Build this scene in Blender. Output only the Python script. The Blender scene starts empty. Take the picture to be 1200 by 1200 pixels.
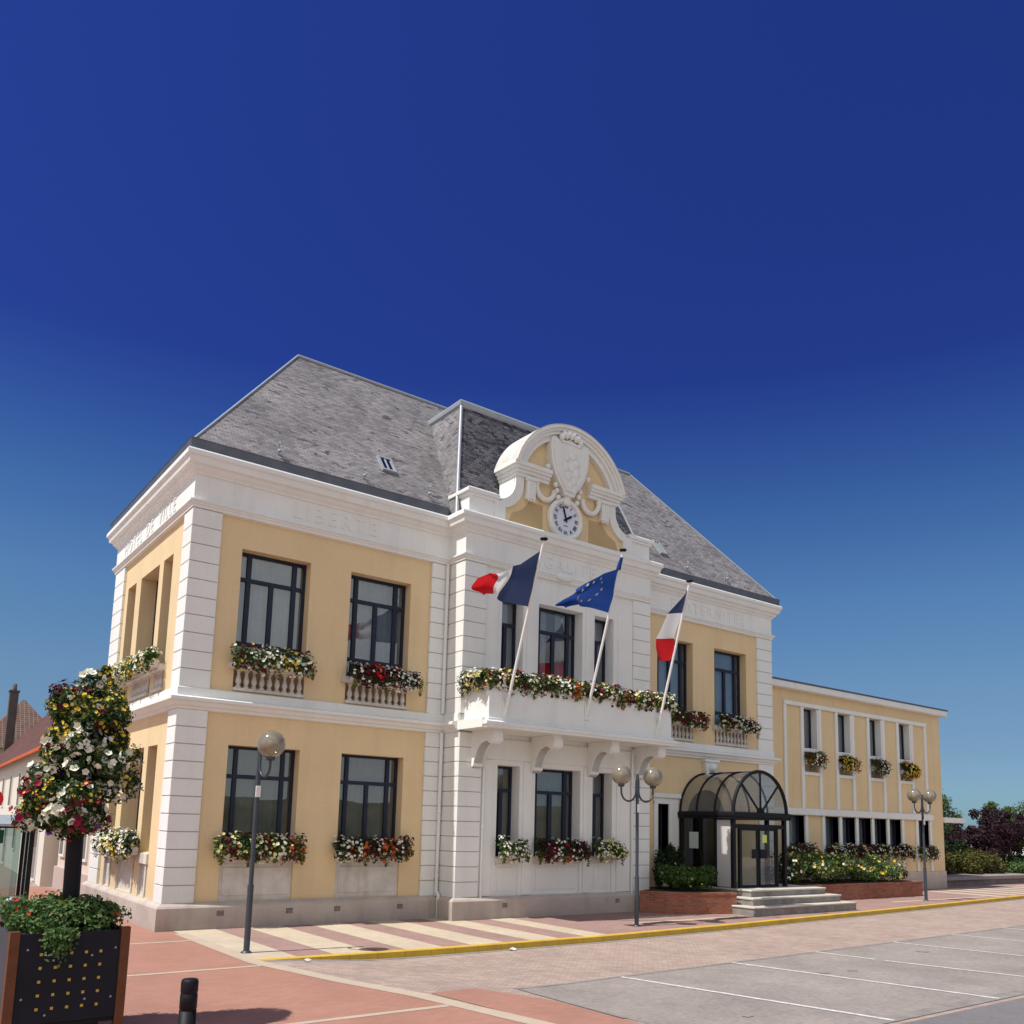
import bpy, bmesh, math, random
from math import sin, cos, pi, radians, sqrt, atan2
from mathutils import Vector, Matrix
C = bpy.context.scene.collection
R_ = random.Random(7)

# ------------------------------------------------------------------ camera
cam_d = bpy.data.cameras.new('camera'); cam = bpy.data.objects.new('camera', cam_d); C.objects.link(cam)
YAW, PITCH, ROLL = .639, .144, .026
fw = Vector((sin(YAW)*cos(PITCH), cos(YAW)*cos(PITCH), sin(PITCH)))
rt = Vector((cos(YAW), -sin(YAW), 0)); up = rt.cross(fw)
r2 = rt*cos(ROLL)+up*sin(ROLL); u2 = -rt*sin(ROLL)+up*cos(ROLL)
m = Matrix((r2, u2, -fw)).transposed().to_4x4(); m.translation = Vector((-5.889, -21.031, 2.6))
cam.matrix_world = m
cam_d.sensor_width = 36; cam_d.lens = 36*1023.556/1200
cam_d.shift_x = 0; cam_d.shift_y = (817.348-600)/1200
cam_d.clip_start = .1; cam_d.clip_end = 3000
sc = bpy.context.scene; sc.camera = cam

# ------------------------------------------------------------------ light
SUN_EL, SUN_BEHIND = radians(59.5), radians(4.5)
sdir = Vector((-cos(SUN_EL)*cos(SUN_BEHIND), cos(SUN_EL)*sin(SUN_BEHIND), sin(SUN_EL)))
sd = bpy.data.lights.new('sun', 'SUN'); sd.energy = 5.0; sd.angle = radians(.5); sd.color = (1, .97, .92)
sun = bpy.data.objects.new('sun', sd); C.objects.link(sun)
sun.rotation_euler = sdir.to_track_quat('Z', 'Y').to_euler(); sun.location = (-40, 5, 60)
w = bpy.data.worlds.new('World'); sc.world = w; w.use_nodes = True
nt = w.node_tree; nt.nodes.clear(); N = nt.nodes.new; L = nt.links.new
out = N('ShaderNodeOutputWorld'); bg = N('ShaderNodeBackground'); bg.inputs[1].default_value = .15
sky = N('ShaderNodeTexSky'); sky.sky_type = 'NISHITA'; sky.sun_disc = False
sky.sun_elevation = SUN_EL; sky.sun_rotation = atan2(sdir.x, sdir.y)
sky.air_density = 1.0; sky.dust_density = .6; sky.ozone_density = 2.0
tc = N('ShaderNodeTexCoord'); sep = N('ShaderNodeSeparateXYZ'); L(tc.outputs['Generated'], sep.inputs[0])
# the clear blue half of the sky (north-east) is deep and saturated; the unseen half gets added bright haze as fill
ramp = N('ShaderNodeValToRGB'); L(sep.outputs['Z'], ramp.inputs[0])
SKYST = [(0.0, (.27, .457, .686)), (.068, (.287, .408, .571)), (.09, (.293, .393, .538)), (.153, (.329, .437, .546)), (.247, (.3, .45, .6)), (.335, (.205, .357, .585)), (.42, (.131, .226, .552)), (.47, (.1, .16, .516)), (.72, (.108, .174, .56)), (1.0, (.12, .19, .58))]
cr = ramp.color_ramp
while len(cr.elements) > 1: cr.elements.remove(cr.elements[-1])
cr.elements[0].position = SKYST[0][0]; cr.elements[0].color = (*SKYST[0][1], 1)
for p_, c_ in SKYST[1:]:
    e = cr.elements.new(p_); e.color = (*c_, 1)
mul = N('ShaderNodeVectorMath'); mul.operation = 'MULTIPLY'; L(sky.outputs[0], mul.inputs[0]); L(ramp.outputs[0], mul.inputs[1])
# cloudy haze added out of view, brightens the shaded front
noi = N('ShaderNodeTexNoise'); noi.inputs['Scale'].default_value = 2.2; noi.inputs['Detail'].default_value = 5
L(tc.outputs['Generated'], noi.inputs['Vector'])
nr = N('ShaderNodeMapRange'); nr.inputs[1].default_value = .38; nr.inputs[2].default_value = .66
nr.inputs[3].default_value = .35; nr.inputs[4].default_value = 1.0; L(noi.outputs['Fac'], nr.inputs[0])
dt = N('ShaderNodeVectorMath'); dt.operation = 'DOT_PRODUCT'; L(tc.outputs['Generated'], dt.inputs[0]); dt.inputs[1].default_value = (-.6, -.8, 0)
mr = N('ShaderNodeMapRange'); mr.interpolation_type = 'SMOOTHSTEP'; mr.inputs[1].default_value = .0; mr.inputs[2].default_value = .55
L(dt.outputs['Value'], mr.inputs[0])
mm = N('ShaderNodeMath'); mm.operation = 'MULTIPLY'; L(mr.outputs[0], mm.inputs[0]); L(nr.outputs[0], mm.inputs[1])
mix = N('ShaderNodeMix'); mix.data_type = 'RGBA'; L(mm.outputs[0], mix.inputs[0]); L(mul.outputs[0], mix.inputs[6])
mix.inputs[7].default_value = (7.0, 6.9, 6.6, 1)
L(mix.outputs[2], bg.inputs[0]); L(bg.outputs[0], out.inputs[0])
vs = sc.view_settings; vs.view_transform = 'Standard'; vs.look = 'None'; vs.gamma = 1; vs.exposure = 0.0
vs.use_curve_mapping = False
sc.render.engine = 'CYCLES'
sc.cycles.max_bounces = 8; sc.cycles.transparent_max_bounces = 24

# ------------------------------------------------------------------ materials
def S2L(c):
    return tuple((x/12.92 if x <= .04045 else ((x+.055)/1.055)**2.4) for x in c)
def mat(name, col, rough=.8, spec=.3, metal=0, var=.0, vscale=3.0, col2=None, bump=0, bscale=40, fine=0, streak=0, low=None):
    """plain painted / mineral surface: base colour, large soft blotches, fine grain, bump"""
    m = bpy.data.materials.new(name); m.use_nodes = True
    t = m.node_tree; b = t.nodes['Principled BSDF']
    b.inputs['Base Color'].default_value = (*col, 1); b.inputs['Roughness'].default_value = rough
    b.inputs['Specular IOR Level'].default_value = spec; b.inputs['Metallic'].default_value = metal
    tcn = t.nodes.new('ShaderNodeTexCoord'); geo = t.nodes.new('ShaderNodeNewGeometry')
    if var or col2:
        n = t.nodes.new('ShaderNodeTexNoise'); n.inputs['Scale'].default_value = vscale; n.inputs['Detail'].default_value = 8
        n.inputs['Roughness'].default_value = .62
        t.links.new(geo.outputs['Position'], n.inputs['Vector'])
        r = t.nodes.new('ShaderNodeMapRange'); r.inputs[1].default_value = .3; r.inputs[2].default_value = .7
        t.links.new(n.outputs['Fac'], r.inputs[0])
        x = t.nodes.new('ShaderNodeMix'); x.data_type = 'RGBA'
        c2 = col2 or tuple(c*(1-var) for c in col)
        x.inputs[6].default_value = (*col, 1); x.inputs[7].default_value = (*c2, 1)
        t.links.new(r.outputs[0], x.inputs[0]); last = x.outputs[2]
        if fine:
            n2 = t.nodes.new('ShaderNodeTexNoise'); n2.inputs['Scale'].default_value = vscale*22; n2.inputs['Detail'].default_value = 3
            t.links.new(geo.outputs['Position'], n2.inputs['Vector'])
            r2_ = t.nodes.new('ShaderNodeMapRange'); r2_.inputs[1].default_value = .25; r2_.inputs[2].default_value = .75
            r2_.inputs[3].default_value = 1-fine; r2_.inputs[4].default_value = 1+fine
            t.links.new(n2.outputs['Fac'], r2_.inputs[0])
            mu = t.nodes.new('ShaderNodeVectorMath'); mu.operation = 'SCALE'
            t.links.new(last, mu.inputs[0]); t.links.new(r2_.outputs[0], mu.inputs['Scale']); last = mu.outputs[0]
        if streak:      # narrow vertical run-off marks
            mp = t.nodes.new('ShaderNodeMapping'); mp.inputs['Scale'].default_value = (2.6, 2.6, .25); t.links.new(geo.outputs['Position'], mp.inputs[0])
            n4 = t.nodes.new('ShaderNodeTexNoise'); n4.inputs['Scale'].default_value = 1.0; n4.inputs['Detail'].default_value = 6; n4.inputs['Roughness'].default_value = .6
            t.links.new(mp.outputs[0], n4.inputs['Vector'])
            r4 = t.nodes.new('ShaderNodeMapRange'); r4.inputs[1].default_value = .52; r4.inputs[2].default_value = .8; r4.inputs[3].default_value = 1; r4.inputs[4].default_value = 1-streak
            t.links.new(n4.outputs['Fac'], r4.inputs[0]); mu2 = t.nodes.new('ShaderNodeVectorMath'); mu2.operation = 'SCALE'
            t.links.new(last, mu2.inputs[0]); t.links.new(r4.outputs[0], mu2.inputs['Scale']); last = mu2.outputs[0]
        if low:         # splash-back dirt in an uneven band above height low
            sp = t.nodes.new('ShaderNodeSeparateXYZ'); t.links.new(geo.outputs['Position'], sp.inputs[0])
            n5 = t.nodes.new('ShaderNodeTexNoise'); n5.inputs['Scale'].default_value = 1.7; n5.inputs['Detail'].default_value = 6; t.links.new(geo.outputs['Position'], n5.inputs['Vector'])
            ma = t.nodes.new('ShaderNodeMath'); ma.operation = 'MULTIPLY_ADD'; ma.inputs[1].default_value = -1.1; t.links.new(n5.outputs['Fac'], ma.inputs[0]); t.links.new(sp.outputs['Z'], ma.inputs[2])
            r5 = t.nodes.new('ShaderNodeMapRange'); r5.inputs[1].default_value = low[0]-.75; r5.inputs[2].default_value = low[0]+.15; r5.inputs[3].default_value = low[1]; r5.inputs[4].default_value = 1
            t.links.new(ma.outputs[0], r5.inputs[0]); mu3 = t.nodes.new('ShaderNodeVectorMath'); mu3.operation = 'SCALE'
            t.links.new(last, mu3.inputs[0]); t.links.new(r5.outputs[0], mu3.inputs['Scale']); last = mu3.outputs[0]
        t.links.new(last, b.inputs['Base Color'])
    if bump:
        n3 = t.nodes.new('ShaderNodeTexNoise'); n3.inputs['Scale'].default_value = bscale; n3.inputs['Detail'].default_value = 4
        t.links.new(geo.outputs['Position'], n3.inputs['Vector'])
        bp = t.nodes.new('ShaderNodeBump'); bp.inputs['Strength'].default_value = bump; bp.inputs['Distance'].default_value = .02
        t.links.new(n3.outputs['Fac'], bp.inputs['Height']); t.links.new(bp.outputs[0], b.inputs['Normal'])
    return m
def brickmat(name, c1, c2, mortar, bw, bh, ms=.01, rough=.85, bump=.3, off=.5, squash=1, patch=None, stain=.25, rot=0, scale=1, thresh=.93):
    """UV in metres"""
    m = bpy.data.materials.new(name); m.use_nodes = True; t = m.node_tree; b = t.nodes['Principled BSDF']
    b.inputs['Roughness'].default_value = rough; b.inputs['Specular IOR Level'].default_value = .3
    uv = t.nodes.new('ShaderNodeUVMap'); mp = t.nodes.new('ShaderNodeMapping'); mp.inputs['Rotation'].default_value = (0, 0, rot)
    t.links.new(uv.outputs[0], mp.inputs[0])
    k = t.nodes.new('ShaderNodeTexBrick'); t.links.new(mp.outputs[0], k.inputs['Vector'])
    k.offset = off; k.squash = squash
    k.inputs['Color1'].default_value = (*c1, 1); k.inputs['Color2'].default_value = (*c2, 1); k.inputs['Mortar'].default_value = (*mortar, 1)
    k.inputs['Scale'].default_value = 1; k.inputs['Mortar Size'].default_value = ms; k.inputs['Brick Width'].default_value = bw
    k.inputs['Row Height'].default_value = bh; k.inputs['Bias'].default_value = 0
    n = t.nodes.new('ShaderNodeTexNoise'); n.inputs['Scale'].default_value = .7; n.inputs['Detail'].default_value = 9; n.inputs['Roughness'].default_value = .65
    g = t.nodes.new('ShaderNodeNewGeometry'); t.links.new(g.outputs['Position'], n.inputs['Vector'])
    r = t.nodes.new('ShaderNodeMapRange'); r.inputs[1].default_value = .3; r.inputs[2].default_value = .7; r.inputs[3].default_value = 1-stain; r.inputs[4].default_value = 1+stain*.6
    t.links.new(n.outputs['Fac'], r.inputs[0])
    mu = t.nodes.new('ShaderNodeVectorMath'); mu.operation = 'SCALE'; t.links.new(k.outputs['Color'], mu.inputs[0]); t.links.new(r.outputs[0], mu.inputs['Scale'])
    last = mu.outputs[0]
    if patch:
        # scattered darker replaced / slipped pieces, a few courses high
        mp2 = t.nodes.new('ShaderNodeMapping'); mp2.inputs['Scale'].default_value = (1.1, 2.6, 1); t.links.new(uv.outputs[0], mp2.inputs[0])
        n2 = t.nodes.new('ShaderNodeTexNoise'); n2.inputs['Scale'].default_value = 1.5; n2.inputs['Detail'].default_value = 4; n2.inputs['Roughness'].default_value = .75
        t.links.new(mp2.outputs[0], n2.inputs['Vector'])
        r3 = t.nodes.new('ShaderNodeMapRange'); r3.inputs[1].default_value = thresh*.66; r3.inputs[2].default_value = thresh*.70
        t.links.new(n2.outputs['Fac'], r3.inputs[0])
        # per-slate value as a second gate
        k2 = t.nodes.new('ShaderNodeTexBrick'); k2.offset = off; t.links.new(mp.outputs[0], k2.inputs['Vector'])
        for nm_, v_ in (('Scale', 1), ('Mortar Size', 0), ('Brick Width', bw), ('Row Height', bh)): k2.inputs[nm_].default_value = v_
        k2.inputs['Color1'].default_value = (0, 0, 0, 1); k2.inputs['Color2'].default_value = (1, 1, 1, 1)
        gt = t.nodes.new('ShaderNodeMath'); gt.operation = 'GREATER_THAN'; gt.inputs[1].default_value = .35; t.links.new(k2.outputs['Color'], gt.inputs[0])
        ml = t.nodes.new('ShaderNodeMath'); ml.operation = 'MULTIPLY'; t.links.new(r3.outputs[0], ml.inputs[0]); t.links.new(gt.outputs[0], ml.inputs[1])
        x = t.nodes.new('ShaderNodeMix'); x.data_type = 'RGBA'; t.links.new(ml.outputs[0], x.inputs[0]); t.links.new(last, x.inputs[6]); x.inputs[7].default_value = (*patch, 1)
        last = x.outputs[2]
    t.links.new(last, b.inputs['Base Color'])
    bp = t.nodes.new('ShaderNodeBump'); bp.inputs['Strength'].default_value = bump; bp.inputs['Distance'].default_value = .015
    inv = t.nodes.new('ShaderNodeMath'); inv.operation = 'SUBTRACT'; inv.inputs[0].default_value = 1; t.links.new(k.outputs['Fac'], inv.inputs[1])
    t.links.new(inv.outputs[0], bp.inputs['Height']); t.links.new(bp.outputs[0], b.inputs['Normal'])
    return m
def leafmat(name, cols, rough=.55, transl=.25):
    m = bpy.data.materials.new(name); m.use_nodes = True; t = m.node_tree; b = t.nodes['Principled BSDF']
    g = t.nodes.new('ShaderNodeNewGeometry'); r = t.nodes.new('ShaderNodeValToRGB'); t.links.new(g.outputs['Random Per Island'], r.inputs[0])
    c = r.color_ramp
    for i, col in enumerate(cols):
        p = i/(len(cols)-1) if len(cols) > 1 else 0
        if i < 2: e = c.elements[i]; e.position = p
        else: e = c.elements.new(p)
        e.color = (*col, 1)
    if len(cols) == 1: c.elements[1].color = (*cols[0], 1)
    t.links.new(r.outputs[0], b.inputs['Base Color']); b.inputs['Roughness'].default_value = rough; b.inputs['Specular IOR Level'].default_value = .25
    tr = t.nodes.new('ShaderNodeBsdfTranslucent'); t.links.new(r.outputs[0], tr.inputs[0])
    mx = t.nodes.new('ShaderNodeMixShader'); mx.inputs[0].default_value = transl
    t.links.new(b.outputs[0], mx.inputs[1]); t.links.new(tr.outputs[0], mx.inputs[2]); t.links.new(mx.outputs[0], t.nodes['Material Output'].inputs[0])
    return m
def glassmat(name, tint=(.75, .8, .82), refl=.0, rough=.0, diffuse=None, dfac=0, wavy=.25):
    m = bpy.data.materials.new(name); m.use_nodes = True; t = m.node_tree; t.nodes.remove(t.nodes['Principled BSDF'])
    tr = t.nodes.new('ShaderNodeBsdfTransparent'); tr.inputs[0].default_value = (*tint, 1)
    gl = t.nodes.new('ShaderNodeBsdfGlossy'); gl.inputs['Roughness'].default_value = rough; gl.inputs[0].default_value = (.95, .97, 1, 1)
    fr0 = t.nodes.new('ShaderNodeLayerWeight'); fr0.inputs[0].default_value = .5
    fr = t.nodes.new('ShaderNodeMath'); fr.operation = 'POWER'; fr.inputs[1].default_value = 3.5; t.links.new(fr0.outputs['Facing'], fr.inputs[0])
    ad = t.nodes.new('ShaderNodeMath'); ad.operation = 'MULTIPLY_ADD'; ad.inputs[1].default_value = .9; ad.inputs[2].default_value = refl+.045; ad.use_clamp = True
    t.links.new(fr.outputs[0], ad.inputs[0])
    # old panes are never quite flat
    g = t.nodes.new('ShaderNodeNewGeometry'); n = t.nodes.new('ShaderNodeTexNoise'); n.inputs['Scale'].default_value = 1.3; n.inputs['Detail'].default_value = 1
    t.links.new(g.outputs['Position'], n.inputs['Vector'])
    bp = t.nodes.new('ShaderNodeBump'); bp.inputs['Strength'].default_value = wavy; bp.inputs['Distance'].default_value = .02; t.links.new(n.outputs['Fac'], bp.inputs['Height'])
    if wavy: t.links.new(bp.outputs[0], gl.inputs['Normal'])
    mx = t.nodes.new('ShaderNodeMixShader'); t.links.new(ad.outputs[0], mx.inputs[0]); 
    first = tr.outputs[0]
    if diffuse:
        df = t.nodes.new('ShaderNodeBsdfDiffuse'); df.inputs[0].default_value = (*diffuse, 1)
        m2 = t.nodes.new('ShaderNodeMixShader'); m2.inputs[0].default_value = dfac; t.links.new(tr.outputs[0], m2.inputs[1]); t.links.new(df.outputs[0], m2.inputs[2]); first = m2.outputs[0]
    t.links.new(first, mx.inputs[1]); t.links.new(gl.outputs[0], mx.inputs[2]); t.links.new(mx.outputs[0], t.nodes['Material Output'].inputs[0])
    return m

YEL = (.775, .6, .355)
M = {}
M['yellow'] = mat('yellow_render', YEL, .9, .2, var=.1, vscale=.7, fine=.035, bump=.2, bscale=60, streak=.1, low=(1.0, .92))
M['yellow_dark'] = mat('dark_and_shaded_yellow', (.52, .375, .2), .9, .2, var=.08, vscale=1.2, fine=.04)  # darker plaster of the pediment panels; also painted shade behind the balusters
M['white'] = mat('white_stone_paint', (.80, .815, .785), .8, .25, col2=(.75, .755, .715), vscale=.9, fine=.03, bump=.18, bscale=50, streak=.1, low=(.9, .9))
M['white_dirty'] = mat('weathered_white_stone', (.68, .655, .61), .85, .25, col2=(.5, .46, .41), vscale=2.2, fine=.06, bump=.2, bscale=40, streak=.3)
M['groove'] = mat('groove_shadow_grey', (.42, .38, .35), .9, .1)
M['plinth'] = mat('plinth_render', (.56, .485, .43), .9, .2, col2=(.47, .405, .355), vscale=1.4, fine=.07, bump=.25, streak=.2, low=(.15, .75))
M['zinc'] = mat('zinc', (.13, .145, .17), .5, .5, .3, col2=(.09, .1, .125), vscale=2.5, fine=.06)
M['zinc_light'] = mat('pale_zinc', (.36, .39, .41), .5, .5, .2, col2=(.3, .33, .36), vscale=3, fine=.06)
M['frame'] = mat('dark_blue_frame', (.017, .023, .045), .5, .25)
M['black'] = mat('black_metal', (.009, .009, .013), .55, .22, var=.2, vscale=6)
M['curtain'] = mat('net_curtain', (.32, .36, .38), .95, .1, var=.3, vscale=2)
M['curtain_dark'] = mat('lined_curtain', (.2, .195, .15), .95, .1, var=.2, vscale=3)
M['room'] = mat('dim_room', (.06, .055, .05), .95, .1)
M['glass'] = glassmat('window_glass', (.7, .75, .78), .1, wavy=.1)
M['glass_smoke'] = glassmat('smoked_vault_glass', (.78, .78, .78), .03, .06, (.4, .4, .38), .1, 0)
M['glass_clear'] = glassmat('door_glass', (.72, .76, .76), .06, wavy=.08)
M['glass_green'] = glassmat('shelter_glass', (.45, .62, .6), .08, 0, (.2, .33, .32), .35, .05)
M['glass_fan'] = mat('dark_fanlight', (.03, .03, .032), .3, .5)
M['glass_dark'] = glassmat('dark_side_glass', (.05, .055, .08), .02, wavy=.05)
M['globe'] = glassmat('smoked_globe', (.6, .55, .44), .04, .1, (.34, .3, .22), .5, 0)
M['slate'] = brickmat('slate', (.3, .285, .285), (.18, .17, .17), (.1, .094, .095), .2, .085, .006, .6, .6, patch=(.075, .068, .075), stain=.28, thresh=.86)
M['slate_shaded'] = brickmat('shaded_slate', (.16, .155, .165), (.07, .07, .08), (.03, .03, .035), .2, .1, .008, .5, .6, patch=(.03, .03, .034), stain=.4, thresh=.78)  # slate copy with the steep front's shade painted into its colour
M['tile_brown'] = brickmat('brown_pantile', (.19, .075, .05), (.11, .05, .038), (.05, .025, .02), .25, .3, .03, .8, .8, off=0)
M['tile_red'] = mat('orange_tile', (.62, .14, .05), .8, .2, var=.25, vscale=1.5, fine=.1)
M['tile_grid'] = brickmat('brown_tiles_pale_joints', (.17, .085, .06), (.1, .055, .045), (.24, .17, .14), .3, .22, .03, .8, .5, off=0)
M['red_brick'] = brickmat('red_brick', (.36, .13, .07), (.24, .08, .045), (.27, .17, .13), .22, .072, .008, .85, .5)
M['pole_white'] = mat('white_pole', (.78, .76, .74), .4, .5)
M['lamp_grey'] = mat('grey_lamp_paint', (.055, .07, .085), .4, .5, .2, var=.2, vscale=4)
M['wood'] = mat('brown_wood', (.15, .06, .028), .65, .3, col2=(.12, .04, .016), vscale=6, fine=.2)
M['planter_metal'] = mat('black_planter_panel', (.01, .012, .019), .65, .2, col2=(.014, .017, .026), vscale=3, fine=.1)
M['planter_side'] = mat('grey_planter_panel', (.05, .06, .075), .6, .3, var=.2, vscale=3)
M['gold'] = mat('gold_stud', (.5, .34, .06), .5, .5)
M['concrete'] = mat('step_stone', (.42, .40, .36), .85, .2, col2=(.3, .285, .26), vscale=2.5, fine=.12, bump=.3)
M['step_edge'] = mat('pale_step_tread', (.58, .54, .47), .85, .2, col2=(.48, .44, .38), vscale=3, fine=.08)
M['riser'] = mat('weathered_riser', (.3, .285, .26), .9, .2, col2=(.17, .16, .15), vscale=2.5, fine=.15)
M['dark_stone'] = mat('grey_coping_stone', (.22, .19, .19), .9, .2, col2=(.15, .13, .13), vscale=2, fine=.1)
M['soil'] = mat('soil', (.05, .035, .025), 1, .1)
M['leaf'] = leafmat('bedding_leaf', [(.022, .055, .012), (.05, .11, .02), (.09, .15, .025), (.035, .08, .02)])
M['leaf_deep'] = leafmat('tower_leaf', [(.012, .035, .008), (.03, .07, .014), (.06, .11, .02), (.02, .05, .012)])
M['leaf_lime'] = leafmat('lime_trailing_leaf', [(.1, .13, .012), (.15, .17, .018), (.07, .1, .012)])
M['leaf_dark'] = leafmat('dark_leaf', [(.012, .025, .01), (.02, .045, .014), (.035, .06, .02)])
M['leaf_mid'] = leafmat('geranium_leaf', [(.03, .085, .02), (.06, .14, .03), (.1, .18, .05), (.16, .2, .08)])
M['leaf_tree'] = leafmat('tree_leaf', [(.045, .08, .02), (.085, .13, .03), (.13, .155, .05)])
M['leaf_purple'] = leafmat('purple_leaf', [(.02, .009, .014), (.035, .014, .02), (.06, .02, .028)])
M['leaf_hedge'] = leafmat('hedge_leaf', [(.04, .055, .012), (.09, .1, .02), (.13, .115, .025), (.06, .035, .015)])
M['bark'] = mat('bark', (.07, .05, .04), .95, .1, var=.3, vscale=6)
PET = {'white': [(.8, .8, .72), (.72, .72, .55)], 'burgundy': [(.13, .008, .02), (.07, .005, .018)], 'red': [(.55, .02, .015), (.4, .02, .02)],
       'yellow': [(.75, .5, .03), (.7, .58, .1)], 'purple': [(.16, .07, .4), (.09, .03, .2)], 'cream': [(.72, .66, .35), (.6, .55, .2)], 'orange': [(.55, .13, .02), (.35, .06, .02)], 'magenta': [(.35, .01, .06), (.2, .008, .04)]}
for k_, v_ in PET.items(): M['p_'+k_] = leafmat(k_+'_petal', v_, .7, .15)

# ------------------------------------------------------------------ mesh builder
class MB:
    def __init__(s): s.v = []; s.f = []; s.m = []; s.sm = []
    def face(s, pts, m=0, smooth=False):
        i = len(s.v); s.v += [tuple(p) for p in pts]; s.f.append(tuple(range(i, i+len(pts)))); s.m.append(m); s.sm.append(smooth)
    def mesh(s, vs, fs, m=0, smooth=False):
        i = len(s.v); s.v += [tuple(p) for p in vs]
        for f in fs: s.f.append(tuple(i+k for k in f)); s.m.append(m); s.sm.append(smooth)
    def box(s, x0, x1, y0, y1, z0, z1, m=0, b=0):
        if x0 > x1: x0, x1 = x1, x0
        if y0 > y1: y0, y1 = y1, y0
        if z0 > z1: z0, z1 = z1, z0
        if b:
            b = min(b, (x1-x0)*.45, (y1-y0)*.45, (z1-z0)*.45)
            vs = []
            for X, sx in ((x0, 1), (x1, -1)):
                for Y, sy in ((y0, 1), (y1, -1)):
                    for Z, sz in ((z0, 1), (z1, -1)):
                        vs += [(X+sx*b, Y+sy*b, Z), (X+sx*b, Y, Z+sz*b), (X, Y+sy*b, Z+sz*b)]
            idx = lambda i, j, k, t: (i*4+j*2+k)*3+t
            fs = []
            for k in (0, 1): fs.append([idx(0, 0, k, 0), idx(1, 0, k, 0), idx(1, 1, k, 0), idx(0, 1, k, 0)])
            for j in (0, 1): fs.append([idx(0, j, 0, 1), idx(1, j, 0, 1), idx(1, j, 1, 1), idx(0, j, 1, 1)])
            for i in (0, 1): fs.append([idx(i, 0, 0, 2), idx(i, 1, 0, 2), idx(i, 1, 1, 2), idx(i, 0, 1, 2)])
            for j in (0, 1):
                for k in (0, 1): fs.append([idx(0, j, k, 0), idx(1, j, k, 0), idx(1, j, k, 1), idx(0, j, k, 1)])
            for i in (0, 1):
                for k in (0, 1): fs.append([idx(i, 0, k, 0), idx(i, 1, k, 0), idx(i, 1, k, 2), idx(i, 0, k, 2)])
            for i in (0, 1):
                for j in (0, 1): fs.append([idx(i, j, 0, 1), idx(i, j, 1, 1), idx(i, j, 1, 2), idx(i, j, 0, 2)])
            for i in (0, 1):
                for j in (0, 1):
                    for k in (0, 1): fs.append([idx(i, j, k, 0), idx(i, j, k, 1), idx(i, j, k, 2)])
            s.mesh(vs, fs, m); return s
        vs = [(x, y, z) for x in (x0, x1) for y in (y0, y1) for z in (z0, z1)]
        s.mesh(vs, [(0, 1, 3, 2), (4, 6, 7, 5), (0, 4, 5, 1), (2, 3, 7, 6), (0, 2, 6, 4), (1, 5, 7, 3)], m); return s
    def prism(s, poly, a0, a1, axis='y', m=0, smooth=False, capmat=None):
        """poly of 2-D points extruded along an axis: y -> (x,z), x -> (y,z), z -> (x,y)"""
        def P(p, a): return (p[0], a, p[1]) if axis == 'y' else ((a, p[0], p[1]) if axis == 'x' else (p[0], p[1], a))
        n = len(poly); vs = [P(p, a0) for p in poly]+[P(p, a1) for p in poly]
        s.mesh(vs, [tuple(range(n)), tuple(range(2*n-1, n-1, -1))], m if capmat is None else capmat)
        s.mesh(vs, [(i, (i+1) % n, n+(i+1) % n, n+i) for i in range(n)], m, smooth); return s
    def sweep(s, path, prof, m=0, closed=False, caps=True, smooth=False):
        """profile [(offset outwards, z)] swept along a plan path with mitred corners; outwards = right of travel"""
        n = len(path); rows = []
        for i in range(n):
            p = Vector(path[i]); 
            d0 = (p-Vector(path[i-1])).normalized() if (i > 0 or closed) else None
            d1 = (Vector(path[(i+1) % n])-p).normalized() if (i < n-1 or closed) else None
            if d0 is None: d0 = d1
            if d1 is None: d1 = d0
            n0 = Vector((d0.y, -d0.x)); n1 = Vector((d1.y, -d1.x)); b = (n0+n1); b = b/max(b.dot(n0), .2)
            rows.append([(p.x+b.x*o, p.y+b.y*o, z) for o, z in prof])
        k = len(prof)
        vs = [q for r in rows for q in r]; fs = []
        for i in range(n if closed else n-1):
            j = (i+1) % n
            for a in range(k-1): fs.append((i*k+a, j*k+a, j*k+a+1, i*k+a+1))
        s.mesh(vs, fs, m, smooth)
        if caps and not closed: s.face(rows[0], m); s.face(rows[-1], m)
        return s
    def tube(s, pts, r, n=8, m=0, caps=True, r1=None, smooth=True):
        pts = [Vector(p) for p in pts]; rows = []; prev = None
        for i, p in enumerate(pts):
            d = (pts[min(i+1, len(pts)-1)]-pts[max(i-1, 0)]).normalized()
            if prev is None:
                a = d.cross(Vector((0, 0, 1)));  a = a if a.length > .01 else d.cross(Vector((1, 0, 0)))
            else: a = prev-d*prev.dot(d)
            a.normalize(); prev = a; b = d.cross(a)
            rr = r if r1 is None else r+(r1-r)*i/(len(pts)-1)
            rows.append([p+a*cos(2*pi*k/n)*rr+b*sin(2*pi*k/n)*rr for k in range(n)])
        vs = [q for r_ in rows for q in r_]
        s.mesh(vs, [(i*n+k, i*n+(k+1) % n, (i+1)*n+(k+1) % n, (i+1)*n+k) for i in range(len(rows)-1) for k in range(n)], m, smooth)
        if caps: s.face(rows[0], m); s.face(rows[-1], m)
        return s
    def lathe(s, c, prof, n=16, m=0, smooth=True):
        """prof [(r, z)] about a vertical axis at c"""
        vs = [(c[0]+r*cos(2*pi*k/n), c[1]+r*sin(2*pi*k/n), c[2]+z) for r, z in prof for k in range(n)]
        s.mesh(vs, [(i*n+k, i*n+(k+1) % n, (i+1)*n+(k+1) % n, (i+1)*n+k) for i in range(len(prof)-1) for k in range(n)], m, smooth)
        return s
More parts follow.
